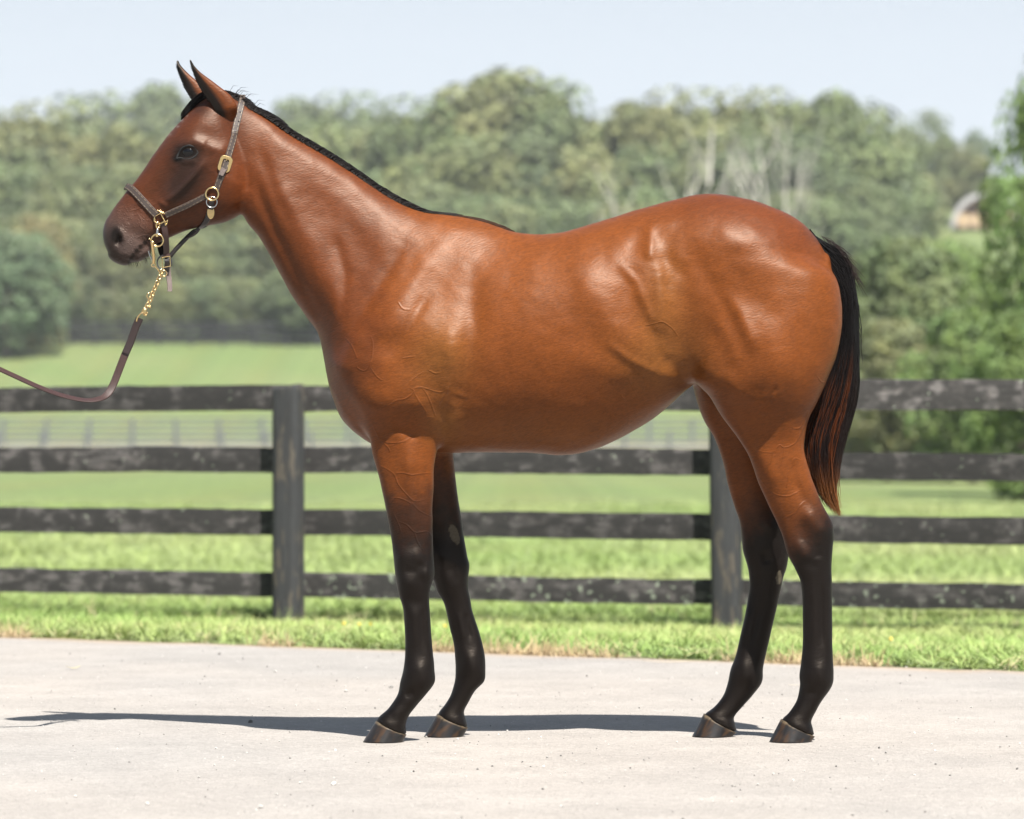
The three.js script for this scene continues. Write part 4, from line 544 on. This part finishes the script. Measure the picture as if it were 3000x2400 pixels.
{
  const n = HP.length / 3, nor = new Float32Array(n * 3), col = new Float32Array(n * 3), uv = new Float32Array(n * 2), h = CELL * 1.1;
  for (let i = 0; i < n; i++) {
    const x = HP[3 * i], y = HP[3 * i + 1], z = HP[3 * i + 2];
    let a = fieldAt(x + h, y, z) - fieldAt(x - h, y, z), b = fieldAt(x, y + h, z) - fieldAt(x, y - h, z), c = fieldAt(x, y, z + h) - fieldAt(x, y, z - h); const l = Math.hypot(a, b, c) || 1;
    nor[3 * i] = a / l; nor[3 * i + 1] = b / l; nor[3 * i + 2] = c / l; const k = coat(x, y, z); col[3 * i] = k[0]; col[3 * i + 1] = k[1]; col[3 * i + 2] = k[2]; uv[2 * i] = TEX_U(x); uv[2 * i + 1] = TEX_V(y);
  }
  const skin = geoOf(HP, HT, { normal: nor, color: col, uv });
  const e1 = ear([[640, 372, 686, 352], [636, 344, 693, 326], [620, 314, 691, 304], [600, 284, 672, 278], [585, 259, 646, 257], [573, 235, 616, 234], [563, 204, 586, 211], [557, 184, 568, 191], [557, 175, 561, 178]], 0.055, 0.022);
  const e2 = ear([[585, 340, 630, 335], [572, 316, 634, 314], [557, 290, 622, 285], [545, 269, 604, 262], [534, 245, 588, 247], [523, 216, 562, 225], [517, 194, 542, 206], [515, 181, 527, 189], [518, 175, 522, 178]], -0.052, 0.02);
  mesh('body', mergeGeometries([skin, e1, e2]), coatMat, horse);
}
// eyes with lids, on both sides
const eyeMat = new THREE.MeshPhysicalMaterial({ color: lin(0.003, 0.0028, 0.0035), roughness: 0.05, specularIntensity: 0.65 });
const lidMat = std({ color: lin(0.0016, 0.0013, 0.0013), roughness: 0.8 });
const eyeZ = skinZ(553, 445);
for (const s of [1, -1]) {
  const c = at(553, 445, eyeZ); c.z = s * (eyeZ - 0.010);
  const e = mesh('eye', new THREE.SphereGeometry(0.019, 32, 24), eyeMat, horse); e.position.copy(c); e.scale.set(1.08, 0.92, 0.9);
  for (const p of [[[516, 464], [524, 446], [538, 431], [555, 426], [570, 432], [580, 447]], [[516, 464], [528, 462], [545, 466], [562, 464], [574, 456], [580, 447]]]) {
    const pts = p.map(([a, b]) => { const q = at(a, b, eyeZ), d = Math.hypot(q.x - c.x, q.y - c.y), zz = Math.max(Math.sqrt(Math.max(0, 0.021 ** 2 - d * d)) * 0.9 + eyeZ - 0.010, (skinZ(a, b) ?? eyeZ) - 0.001); return new THREE.Vector3(q.x, q.y, s * zz); });
    mesh('eyelid', new THREE.TubeGeometry(new THREE.CatmullRomCurve3(pts), 24, 0.003, 8), lidMat, horse);
  }
}
// hooves: a horn wall with growth rings and streaks, a pale band at the coronet
const hoofMat = new THREE.MeshPhysicalMaterial({ vertexColors: true, roughness: 0.36, specularIntensity: 0.5, bumpMap: dataTex(8, 128, (x, y) => { const v = 0.5 + 0.5 * Math.sin(y * 0.6) * vnoise(y / 5, 3); return [v, v, v]; }, false), bumpScale: 0.00015 });
const hoofs = [[1102, 2111, 1191, 2153, 1063, 2174, 1180, 2175, near], [1281, 2091, 1371, 2133, 1242, 2151, 1356, 2155, far], [2288, 2106, 2387, 2158, 2253, 2173, 2376, 2175, near], [2062, 2090, 2158, 2148, 2027, 2156, 2142, 2158, far]];
for (const [ax, ay, bx, by, cx, cy, dx, dy, z] of hoofs) {
  const A = at(ax, ay, z), B = at(bx, by, z), C = at(cx, cy, z), D = at(dx, dy, z), pos = [], col = [], uv = [], idx = [], M = 56, K = 14; C.y = D.y = 0.001;
  for (let k = 0; k <= K; k++) for (let m = 0; m <= M; m++) {
    const t = k / K, ph = m / M * Math.PI * 2, cs = Math.sign(Math.cos(ph)) * Math.pow(Math.abs(Math.cos(ph)), 0.9), q = (1 - cs) / 2, p = A.clone().lerp(B, q).lerp(C.clone().lerp(D, q), t), w = lerp(0.041, 0.055, t) * (k === 0 ? 0.98 : 1);
    p.z = z + Math.sin(ph) * w * (q > 0.5 ? 1 - 0.25 * (q - 0.5) : 1); pos.push(p.x, p.y, p.z); uv.push(m / M * 4, t);
    const s = fbm(ph * 6 + z * 50 + ax, t * 1.2, 0, 3), s2 = fbm(ph * 22 + ax, t * 2, 0, 2); let c = mix3([0.013, 0.0125, 0.013], [0.036, 0.02, 0.011], sstep(0.5, 0.68, s)); c = mix3(c, [0.008, 0.0075, 0.0075], sstep(0.55, 0.7, s2) * 0.8);
    c = mix3(c, [0.1, 0.075, 0.048], sstep(0.15, 0.03, t + 0.12 * (s2 - 0.5))); c = mix3(c, [0.012, 0.011, 0.01], sstep(0.93, 1, t)); col.push(...c);
  }
  for (let k = 0; k < K; k++) for (let m = 0; m < M; m++) { const o = k * (M + 1) + m; idx.push(o, o + M + 1, o + 1, o + 1, o + M + 1, o + M + 2); }
  const centre = pos.length / 3; pos.push((C.x + D.x) / 2, 0.001, z); col.push(0.02, 0.018, 0.016); uv.push(0, 1); for (let m = 0; m < M; m++) idx.push(K * (M + 1) + m, centre, K * (M + 1) + m + 1);
  mesh('hoof', geoOf(pos, idx, { color: col, uv }), hoofMat, horse);
}
// hair: thin three-sided strands
class Hair {
  constructor() { this.p = []; this.c = []; this.i = []; }
  strand(pts, w, colors) {
    const n = pts.length, T = new THREE.Vector3(), U = new THREE.Vector3(), V = new THREE.Vector3(), o = this.p.length / 3;
    for (let k = 0; k < n; k++) {
      T.copy(pts[Math.min(n - 1, k + 1)]).sub(pts[Math.max(0, k - 1)]).normalize(); U.set(0.13, 0.2, 0.97).cross(T).normalize(); V.copy(T).cross(U);
      const r = w * (k === n - 1 ? 0.15 : 1 - 0.4 * k / n) * 0.5;
      for (let m = 0; m < 3; m++) { const a = m * 2.094; this.p.push(pts[k].x + r * (U.x * Math.cos(a) + V.x * Math.sin(a)), pts[k].y + r * (U.y * Math.cos(a) + V.y * Math.sin(a)), pts[k].z + r * (U.z * Math.cos(a) + V.z * Math.sin(a))); this.c.push(...colors[Math.min(k, colors.length - 1)]); }
      if (k) for (let m = 0; m < 3; m++) { const a = o + 3 * (k - 1) + m, b = o + 3 * (k - 1) + (m + 1) % 3; this.i.push(a, a + 3, b, b, a + 3, b + 3); }
    }
  }
  build(name, mat, parent) { return mesh(name, geoOf(this.p, this.i, { color: this.c }), mat, parent); }
}
const hairMat = new THREE.MeshPhysicalMaterial({ vertexColors: true, roughness: 0.48, specularIntensity: 0.25 });

{
  const crest = catmull([[645, 272], [690, 288], [735, 318], [788, 346], [850, 392], [950, 451], [1031, 503], [1100, 551], [1170, 592], [1235, 619], [1300, 627], [1370, 637], [1430, 652], [1485, 673]], 20), h = new Hair(), N = 3600;
  for (let i = 0; i < N; i++) {
    const s = Math.pow(rnd(), 0.9) * (crest.length - 2), k = s | 0, f = s - k, x = lerp(crest[k][0], crest[k + 1][0], f), y = lerp(crest[k][1], crest[k + 1][1], f), tx = crest[k + 1][0] - crest[k][0], ty = crest[k + 1][1] - crest[k][1], l = Math.hypot(tx, ty), T = [tx / l, ty / l], N2 = [T[1], -T[0]];
    const high = x < 700 ? 14 : x < 1170 ? 16 : lerp(16, 2.5, clamp((x - 1170) / 120)), thick = high * rr(0.6, 1.05), lie = x > 1180 ? rr(30, 70) : rr(22, 60), z0 = rr(-0.012, 0.014), pts = [];
    for (let m = 0; m <= 5; m++) { const t = m / 5, up = Math.sin(Math.min(1, t * 1.25) * Math.PI * 0.62) * thick - 4 * (1 - t), q = at(x + N2[0] * up + T[0] * lie * t * t, y + N2[1] * up + T[1] * lie * t * t, 0); q.z = z0 - (x > 1180 ? 0.01 : 0.045) * t * t * rr(0.7, 1.3); pts.push(q); }
    const v = rr(0.6, 1.5), warm = x > 1330 ? 0.02 : 0.002; h.strand(pts, rr(0.0025, 0.005), [[0.006 * v + warm, 0.0055 * v + warm * 0.3, 0.0055 * v]]);
  }
  for (let i = 0; i < 9; i++) { const x0 = rr(650, 760), y0 = lookup([[640, 270], [690, 287], [735, 318], [788, 345]].map(([a, b]) => [a, b]), x0), a = at(x0, y0 - 4, rr(-0.01, 0.01)), e = at(x0 + rr(20, 50), y0 - rr(14, 30), rr(-0.03, 0.01)), m = a.clone().lerp(e, 0.5); m.y += 0.012; h.strand([a, m, e], 0.0016, [[0.012, 0.01, 0.01]]); }
  h.build('mane', hairMat, horse);
  const fl = new Hair();
  for (let i = 0; i < 520; i++) { // forelock, drawn forward between the ears and down the forehead
    const z0 = rr(-0.03, 0.036), a = [rr(598, 652), rr(268, 290)], e = [rr(528, 552), rr(330, 352)], t1 = rr(0, 1), pts = [];
    for (let m = 0; m <= 5; m++) { const t = m / 5, px = lerp(a[0], e[0], t), py = lerp(a[1], e[1], t) - 17 * Math.sin(t * Math.PI) + 10 * t1 * Math.sin(t * Math.PI), q = at(px, py, 0); q.z = z0 * (1 - 0.45 * t); pts.push(q); }
    const v = rr(0.6, 1.6); fl.strand(pts, rr(0.002, 0.004), [[0.006 * v, 0.005 * v, 0.005 * v]]);
  }
  fl.build('forelock', hairMat, horse);
  const L = [[655, 2362], [690, 2376], [720, 2386], [790, 2415], [860, 2440], [1000, 2450], [1080, 2428], [1170, 2393], [1250, 2366], [1310, 2357], [1350, 2364], [1385, 2374], [1430, 2390], [1465, 2405], [1492, 2428], [1512, 2452]], R = [[655, 2372], [688, 2416], [711, 2452], [740, 2478], [776, 2495], [841, 2506], [900, 2514], [1060, 2515], [1130, 2513], [1182, 2506], [1227, 2493], [1270, 2480], [1308, 2471], [1351, 2460], [1396, 2452], [1440, 2447], [1480, 2451], [1512, 2461]];
  const tl = new Hair();
  for (let i = 0; i < 3000; i++) {
    const a = rnd(), ang = rr(-1, 1), y0 = rr(672, 840 - 60 * a), y1 = i < 2300 ? Math.min(1512, rr(1180, 1515) + (a < 0.3 ? -20 : 0)) : rr(900, 1250), pts = [], cols = [], red = rnd() < 0.4 && a < 0.78, zz = ang * Math.sqrt(Math.max(0.05, 1 - (2 * a - 1) ** 2)), wob = rr(0, 6.28), M = 16, stray = rnd() < 0.14 ? rr(-10, 14) : 0;
    for (let m = 0; m <= M; m++) {
      const t = m / M, y = lerp(y0, y1, t), aa = lerp(0.12, a, sstep(0, 0.22, t)), l = lookup(L, y), r = lookup(R, y), x = lerp(l, r, aa) + (4 * Math.sin(t * 7 + wob) + 3 * Math.sin(t * 15 + wob * 2)) * t + stray * t * t, wz = lerp(0.02, 0.045, sstep(650, 900, y)) * (y > 1150 ? lerp(1, 0.35, (y - 1150) / 360) : 1), q = at(x, y, 0); q.z = zz * wz; pts.push(q);
      const g = rr(0.75, 1.3) , rd = (red ? 1 : 0.05) * sstep(1040, 1240, y + 60 * Math.sin(wob * 3)) + 0.75 * sstep(1330, 1470, y); cols.push(mix3([0.0045 * g, 0.0038 * g, 0.004 * g], mix3([0.075, 0.02, 0.006], [0.16, 0.06, 0.018], sstep(1330, 1500, y)), clamp(rd)));
    }
    tl.strand(pts, rr(0.0022, 0.0042), cols);
  }
  for (let i = 0; i < 130; i++) { // loose hairs standing off the top of the tail
    const y0 = rr(690, 800), x0 = lookup(R, y0) - 14, a = at(x0, y0, rr(-0.02, 0.02)), len = rr(30, 85), e = at(x0 + len * rr(0.45, 0.8), y0 + len * rr(0.35, 1.1), rr(-0.03, 0.03)), m = a.clone().lerp(e, 0.5); m.y += 0.008; tl.strand([a, m, e], 0.0016, [[0.02, 0.012, 0.011]]);
  }
  tl.build('tail', hairMat, horse);
  // fringe of fine hair along the front of the ears
  for (const [line, z0] of [[[[625, 318], [600, 284], [585, 258], [572, 232], [563, 204], [558, 184]], 0.056], [[[560, 292], [545, 268], [534, 244], [523, 216], [517, 194]], -0.052]]) { const eh = new Hair(), c = catmull(line, 20); for (let i = 0; i < 260; i++) { const k = Math.floor(rnd() * (c.length - 4)), a = at(c[k][0] + rr(1, 7), c[k][1], z0 + rr(-0.012, 0.014)), e = at(c[k][0] - rr(0, 6), c[k][1] - rr(4, 14), a.z + rr(-0.004, 0.004)); eh.strand([a, a.clone().lerp(e, 0.5), e], 0.0014, [[0.005, 0.004, 0.004]]); } eh.build('ear_hair', hairMat, horse); }
  const wh = new Hair();
  for (let i = 0; i < 60; i++) { const px = rr(370, 440), py = 766 - (px > 410 ? (px - 410) * 0.8 : 0), a = at(px, py, rr(-0.03, 0.03)), e = at(px + rr(-6, 12), py + rr(10, 26), a.z + rr(-0.01, 0.01)); wh.strand([a, a.clone().lerp(e, 0.5), e], 0.0009, [[0.02, 0.016, 0.014]]); }
  wh.build('whiskers', hairMat, horse);
}
// ---------- halter ----------
const stitchMap = dataTex(64, 64, (x, y) => { const v = y / 63, e = Math.min(v, 1 - v), g = fbm(x / 3, y / 3, 0, 3), s = Math.abs(e - 0.17) < 0.035 && x % 16 < 10; let c = [0.19 + 0.07 * (g - 0.5), 0.152 + 0.06 * (g - 0.5), 0.136 + 0.055 * (g - 0.5)]; if (e < 0.04) c = c.map((q) => q * 1.25); return s ? [0.5, 0.44, 0.36] : c; });
const plainMap = dataTex(64, 64, (x, y) => { const g = fbm(x / 4, y / 4, 0, 4) - 0.5; return [0.9 + 0.4 * g, 0.9 + 0.4 * g, 0.9 + 0.4 * g]; });
const leather = std({ map: stitchMap, roughness: 0.6 }), darkLeather = std({ color: lin(0.012, 0.009, 0.009), map: plainMap, roughness: 0.4 }), greyLeather = std({ color: lin(0.15, 0.115, 0.105), map: plainMap, roughness: 0.7 }), brownLeather = std({ color: lin(0.04, 0.0175, 0.0145), map: plainMap, roughness: 0.42 });
const brass = std({ color: lin(0.62, 0.46, 0.23), metalness: 1, roughness: 0.26 }), steel = std({ color: lin(0.42, 0.42, 0.42), metalness: 1, roughness: 0.25 }), blackSteel = std({ color: lin(0.12, 0.12, 0.13), metalness: 0.9, roughness: 0.3 });
const slope = (p) => { const h = 0.006, n = new THREE.Vector3(fieldAt(p.x + h, p.y, p.z) - fieldAt(p.x - h, p.y, p.z), fieldAt(p.x, p.y + h, p.z) - fieldAt(p.x, p.y - h, p.z), fieldAt(p.x, p.y, p.z + h) - fieldAt(p.x, p.y, p.z - h)); return n.lengthSq() > 0 ? n.normalize() : n.set(0, 0, 1); };
function ribbon(pts, nor, w0, w1, th) { // a strap of rectangular section along points with normals
  const pos = [], uv = [], idx = [], n = pts.length; let L = 0;
  for (let k = 0; k < n; k++) {
    const T = pts[Math.min(n - 1, k + 1)].clone().sub(pts[Math.max(0, k - 1)]).normalize(), B = new THREE.Vector3().crossVectors(nor[k], T).normalize(), w = lerp(w0, w1, k / (n - 1)) / 2; if (k) L += pts[k].distanceTo(pts[k - 1]);
    const N = new THREE.Vector3().crossVectors(T, B).normalize(), c = [[-1, 0.25], [-0.86, 1], [0.86, 1], [1, 0.25], [1, -1], [-1, -1]]; c.push(c[0]);
    c.forEach(([a, b], q) => { const p = pts[k].clone().addScaledVector(B, a * w).addScaledVector(N, b * th / 2); pos.push(p.x, p.y, p.z); uv.push(L / 0.05, q < 4 ? [0, 0.05, 0.95, 1][q] : q === 6 ? 0 : 0.02); });
    if (k) for (let q = 0; q < 6; q++) { const A = 7 * (k - 1) + q; idx.push(A, A + 1, A + 7, A + 1, A + 8, A + 7); }
  }
  for (const s of [0, n - 1]) for (let q = 1; q < 5; q++) idx.push(7 * s, 7 * s + (s ? q + 1 : q), 7 * s + (s ? q : q + 1));
  const g = geoOf(pos, idx, { uv }).toNonIndexed(); g.computeVertexNormals(); return g;
}
function onSkin(path, lift = 0.0035, side = 1) { // points of a strap that lies on the head
  const c = catmull(path.map((p) => [p[0], p[1], p[2] ?? -1]), 8), pts = [], nor = [];
  for (const [px, py] of c) { let z = skinZ(px, py); if (z === null || z < 0.002) z = 0.002; pts.push(at(px, py, z)); }
  for (let it = 0; it < 6; it++) for (let k = 1; k < pts.length - 1; k++) pts[k].z = Math.max(pts[k].z, (pts[k - 1].z + pts[k + 1].z) / 2);
  for (const p of pts) { const n = slope(p); nor.push(n); p.addScaledVector(n, lift); if (side < 0) { p.z = -p.z; n.z = -n.z; } }
  return [pts, nor];
}
const both = (path, w0, w1, th = 0.004) => { const [a, na] = onSkin(path), [b, nb] = onSkin(path, 0.0035, -1); return mergeGeometries([ribbon(a, na, w0, w1, th), ribbon(b, nb, w0, w1, th)]); };
const halter = top('halter'); tag(halter, 'brown stitched leather halter with brass fittings on the horse\'s head', 'halter');
{ // noseband: one strap over the nose, from side ring to side ring
  const [a, na] = onSkin([[374, 548], [384, 553], [400, 568], [420, 590], [440, 612], [458, 630]]), [b, nb] = onSkin([[374, 548], [384, 553], [400, 568], [420, 590], [440, 612], [458, 630]], 0.0035, -1);
  const mid = at(369, 547, 0), P = [...b.reverse(), mid, ...a], N = [...nb.reverse(), new THREE.Vector3(-0.85, 0.5, 0).normalize(), ...na];
  mesh('noseband', ribbon(P, N, 0.021, 0.021, 0.006), leather, halter);
}
mesh('cheek_strap', ribbon(...onSkin([[484, 630], [510, 618], [545, 603], [580, 586], [606, 573]]), 0.0175, 0.0175, 0.005), leather, halter);
mesh('cheek_strap', ribbon(...onSkin([[484, 630], [510, 618], [545, 603], [580, 586], [606, 573]], 0.0035, -1), 0.0175, 0.0175, 0.005), leather, halter);
{ // crown strap over the poll, buckled at the near cheek
  const path = [[655, 500], [668, 455], [680, 412], [692, 365], [702, 322], [707, 298], [709, 287]], [a, na] = onSkin(path, 0.004), [b, nb] = onSkin(path, 0.004, -1), P = [...a, at(709, 279, 0), ...b.reverse()], N = [...na, new THREE.Vector3(0, 1, 0), ...nb.reverse()];
  const cs = mesh('crown_strap', ribbon(P, N, 0.0195, 0.0195, 0.0045), leather, halter);
  const holes = []; for (const [x, y] of [[703, 328], [699, 355], [693, 383], [683, 413], [673, 441]]) { const g = new THREE.SphereGeometry(0.0022, 8, 6), p = at(x, y, (skinZ(x, y) ?? 0.05) + 0.0065); g.translate(p.x, p.y, p.z); holes.push(g); } mesh('strap_holes', mergeGeometries(holes), std({ color: lin(0.004, 0.004, 0.004), roughness: 1 }), cs);
  mesh('lower_crown_strap', ribbon(...onSkin([[664, 470], [656, 492], [646, 520], [638, 542], [634, 556]], 0.0025), 0.021, 0.018, 0.004), leather, halter);
  mesh('strap_tip', ribbon(...onSkin([[657, 494], [652, 503], [648, 514]], 0.009), 0.018, 0.014, 0.004), greyLeather, halter);
}
mesh('throat_strap', both([[620, 588], [617, 610], [608, 637], [596, 655], [582, 666], [572, 670]], 0.017, 0.017), darkLeather, halter);
{ // chin straps, the one seen on the near side with a keeper, and the rolled strap below the jaw
  const z0 = (skinZ(478, 655) ?? 0.05) + 0.004, nz = new THREE.Vector3(0.1, 0, 1).normalize(), mk = (l, side) => { const c = catmull(l, 6); return [c.map(([x, y, z]) => at(x, y, z * side)), c.map(() => nz.clone().setZ(side))]; };
  mesh('chin_strap', ribbon(...mk([[478, 652, z0], [483, 680, z0 * 0.96], [486, 710, z0 * 0.7], [487, 730, z0 * 0.4], [487, 752, 0.008]], 1), 0.0185, 0.0175, 0.004), brownLeather, halter);
  mesh('chin_strap', ribbon(...mk([[466, 660, z0], [466, 690, z0], [468, 715, z0 * 0.7], [474, 740, z0 * 0.3], [482, 752, 0.006]], -1), 0.0185, 0.0175, 0.004), darkLeather, halter);
  mesh('keeper', ribbon([at(477, 747, 0.012), at(487, 748, 0.014), at(497, 745, 0.012)], [0, 1, 2].map(() => new THREE.Vector3(0, 0, 1)), 0.007, 0.007, 0.004), brownLeather, halter);
  mesh('rolled_strap', new THREE.TubeGeometry(new THREE.CatmullRomCurve3([at(497, 752, 0.004), at(508, 738, 0.004), at(530, 714, 0.002), at(556, 688, 0.0), at(572, 675, 0.0)]), 24, 0.0068, 10), darkLeather, halter);
  mesh('rolled_strap', new THREE.TubeGeometry(new THREE.CatmullRomCurve3([at(548, 696, 0.008), at(562, 690, 0.02), at(575, 681, 0.028), at(583, 670, 0.03)]), 16, 0.0045, 8), darkLeather, halter);
  mesh('strap_end', ribbon(...mk([[492, 772, 0.004], [491, 790, 0.002], [494, 812, 0.0], [497, 835, 0.002], [497, 854, 0.004]], 1), 0.0175, 0.0135, 0.0035), greyLeather, halter);
  mesh('strap_turn', ribbon(...mk([[489, 752, 0.006], [490, 765, 0.012], [489, 780, 0.008], [487, 796, 0.002]], 1), 0.017, 0.016, 0.004), darkLeather, halter);
}
const torus = (px, py, z, R, r, mat, name, parent, turn = [0, 0, 0], sx = 1, sy = 1) => { const m = mesh(name, new THREE.TorusGeometry(R, r, 10, 36), mat, parent); m.position.copy(at(px, py, z)); m.rotation.set(...turn); m.scale.set(sx, sy, 1); return m; };
const frame = (corners, z, r, mat, name, parent) => { const c = corners.map(([x, y]) => at(x, y, z)), gs = []; c.forEach((p, i) => { const q = c[(i + 1) % c.length]; gs.push(new THREE.TubeGeometry(new THREE.LineCurve3(p, q), 1, r, 8)); const s = new THREE.SphereGeometry(r, 10, 8); s.translate(p.x, p.y, p.z); gs.push(s); }); return mesh(name, mergeGeometries(gs), mat, parent); };
const zs = (x, y, d = 0.007) => (skinZ(x, y) ?? 0.04) + d;
const bk = mesh('buckle', (() => { const s = new THREE.Shape(), rr4 = (p, w, h, r) => { p.moveTo(-w + r, -h); p.lineTo(w - r, -h); p.quadraticCurveTo(w, -h, w, -h + r); p.lineTo(w, h - r); p.quadraticCurveTo(w, h, w - r, h); p.lineTo(-w + r, h); p.quadraticCurveTo(-w, h, -w, h - r); p.lineTo(-w, -h + r); p.quadraticCurveTo(-w, -h, -w + r, -h); }; rr4(s, 0.0175, 0.0225, 0.012); const hole = new THREE.Path(); rr4(hole, 0.0105, 0.0155, 0.008); s.holes.push(hole); const g = new THREE.ExtrudeGeometry(s, { depth: 0.002, bevelEnabled: true, bevelSize: 0.0015, bevelThickness: 0.002, bevelSegments: 4, curveSegments: 10 }); return g; })(), brass, halter); bk.position.copy(at(659, 480, zs(659, 480, 0.004))); bk.rotation.set(0.1, 0.12, -0.3);
mesh('buckle_tongue', new THREE.CylinderGeometry(0.0016, 0.0016, 0.012, 8), brass, bk).position.set(0.001, 0.016, 0.003);
torus(621, 568, zs(621, 568), 0.0185, 0.0028, brass, 'cheek_ring', halter);
torus(620, 592, zs(620, 592, 0.009), 0.0155, 0.0018, steel, 'split_ring', halter);
{ const s = mesh('name_plate', new THREE.CylinderGeometry(0.0098, 0.0098, 0.0018, 32), std({ color: lin(0.55, 0.38, 0.18), metalness: 1, roughness: 0.35 }), halter); s.position.copy(at(617, 622, zs(617, 622, 0.011))); s.rotation.set(Math.PI / 2, 0, 0); s.scale.set(1, 1, 1.85); const rim = mesh('rim', new THREE.TorusGeometry(0.0098, 0.0009, 8, 32), brass, s); rim.rotation.x = Math.PI / 2; }
frame([[452, 634], [470, 624], [482, 648], [464, 658], [452, 648]], zs(466, 640, 0.006), 0.0024, brass, 'side_ring', halter);
frame([[463, 617], [469, 617], [471, 624], [478, 622], [481, 626]], zs(470, 622, 0.007), 0.0022, brass, 'ring_lug', halter);
frame([[483, 650], [490, 646], [488, 656], [484, 660]], zs(486, 652, 0.007), 0.002, brass, 'ring_lug', halter);
frame([[452, 634], [470, 624], [482, 648], [464, 658], [452, 648]], -zs(466, 640, 0.006), 0.0024, brass, 'side_ring', halter);
torus(481, 769, 0.002, 0.021, 0.0022, blackSteel, 'chin_ring', halter);
frame([[475, 754], [497, 751], [499, 780], [475, 784]], 0.016, 0.0016, brass, 'chin_buckle', halter);
// ---------- lead shank: snap, brass chain, leather strap ----------
const lead = top('lead_shank'); tag(lead, 'brown leather lead strap with brass chain clipped to the halter', 'lead');
{
  const z0 = zs(462, 655, 0.012);
  torus(462, 660, z0, 0.0065, 0.003, brass, 'snap_loop', lead, [0, 0.5, 0], 0.8, 1.25);
  mesh('swivel', new THREE.CapsuleGeometry(0.0042, 0.014, 6, 12), steel, lead).position.copy(at(460.5, 681, z0 + 0.001));
  mesh('swivel_collar', new THREE.CylinderGeometry(0.005, 0.0045, 0.008, 14), brass, lead).position.copy(at(459.5, 690, z0 + 0.001));
  torus(460, 704, z0 + 0.001, 0.0178, 0.0026, brass, 'snap_ring', lead);
  const tube = (pts, r, name, mat = brass) => mesh(name, new THREE.TubeGeometry(new THREE.CatmullRomCurve3(pts.map((p) => at(...p))), 20, r, 10), mat, lead);
  const body = tube([[445, 711, z0 + 0.006], [447, 730, z0], [450, 752, z0 - 0.008], [450, 772, z0 - 0.016]], 0.0046, 'bolt_snap'); body.name = 'bolt_snap';
  mesh('snap_knob', new THREE.SphereGeometry(0.0065, 16, 12), brass, lead).position.copy(at(446, 711, z0 + 0.006));
  mesh('snap_thumb', new THREE.SphereGeometry(0.003, 12, 8), brass, lead).position.copy(at(437, 700, z0 + 0.004));
  tube([[434, 735, z0 - 0.02], [438, 748, z0 - 0.02], [447, 764, z0 - 0.018]], 0.002, 'snap_bar', steel);
  torus(449, 776, z0 - 0.018, 0.0052, 0.0022, brass, 'snap_eye', lead);
  tube([[453, 778, 0.022], [460, 787, 0.016], [467, 796, 0.01]], 0.0022, 'long_link');
  const path = catmull([[474, 794], [467, 812], [459, 832], [451, 850], [445, 866], [437, 884], [428, 900], [420, 913]], 10), lens = [0]; for (let k = 1; k < path.length; k++) lens.push(lens[k - 1] + Math.hypot(path[k][0] - path[k - 1][0], path[k][1] - path[k - 1][1]));
  const total = lens[lens.length - 1], n = 15, link = new THREE.TorusGeometry(0.0066, 0.00165, 8, 18); link.scale(1.38, 1, 1);
  for (let i = 0; i < n; i++) { const s = (i + 0.5) / n * total; let k = 0; while (lens[k + 1] < s) k++; const a = path[k], b = path[k + 1], f = (s - lens[k]) / (lens[k + 1] - lens[k]), m = mesh('link', link, brass, lead); m.position.copy(at(lerp(a[0], b[0], f), lerp(a[1], b[1], f), 0.012 + 0.001 * (i % 2))); m.rotation.order = 'ZXY'; m.rotation.set(i % 2 ? 0.95 : -0.75, rr(-0.1, 0.1), -Math.atan2(b[1] - a[1], b[0] - a[0]) + rr(-0.12, 0.12)); }
  torus(437, 866, 0.018, 0.008, 0.0016, brass, 'link', lead, [0.3, 0.6, 0.4]); torus(480, 801, 0.012, 0.0085, 0.0016, brass, 'link', lead, [0.2, 0.3, 0]);
  mesh('swivel_block', new THREE.CapsuleGeometry(0.006, 0.008, 6, 12), brass, lead).position.copy(at(424, 912, 0.015)); mesh('snap_knob', new THREE.SphereGeometry(0.0045, 12, 10), brass, lead).position.copy(at(438, 899, 0.016));
  frame([[424, 906], [431, 916], [428, 924], [420, 922]], 0.015, 0.0022, brass, 'clevis', lead); tube([[421, 914, 0.02], [410, 920, 0.022], [402, 932, 0.02], [400, 942, 0.018]], 0.0026, 'clevis_hook');
  const run = catmull([[409, 932, 0.012, 0], [396, 962, 0.012, 0], [381, 1004, 0.014, 0], [363, 1046, 0.018, 0], [346, 1090, 0.022, 0.05], [332, 1125, 0.028, 0.15], [318, 1150, 0.036, 0.5], [298, 1166, 0.046, 0.9], [262, 1173, 0.062, 1.05], [220, 1168, 0.08, 1.02], [170, 1155, 0.1, 1.0], [112, 1133, 0.125, 0.98], [50, 1105, 0.15, 0.95], [-20, 1072, 0.18, 0.95], [-140, 1010, 0.23, 0.95]], 8);
  const P = run.map(([x, y, z]) => at(x, y, z)), N = run.map(([, , , t]) => new THREE.Vector3(0, Math.sin(t), Math.cos(t)));
  mesh('leather_strap', ribbon(P, N, 0.0225, 0.021, 0.004), brownLeather, lead);
  mesh('sewn_end', ribbon(P.slice(0, 23).map((p) => p.clone().add(new THREE.Vector3(0, 0, 0.004))), N.slice(0, 23), 0.0225, 0.0215, 0.005), std({ color: lin(0.018, 0.0075, 0.0065), map: plainMap, roughness: 0.45 }), lead);
}
renderer.render(scene, camera);
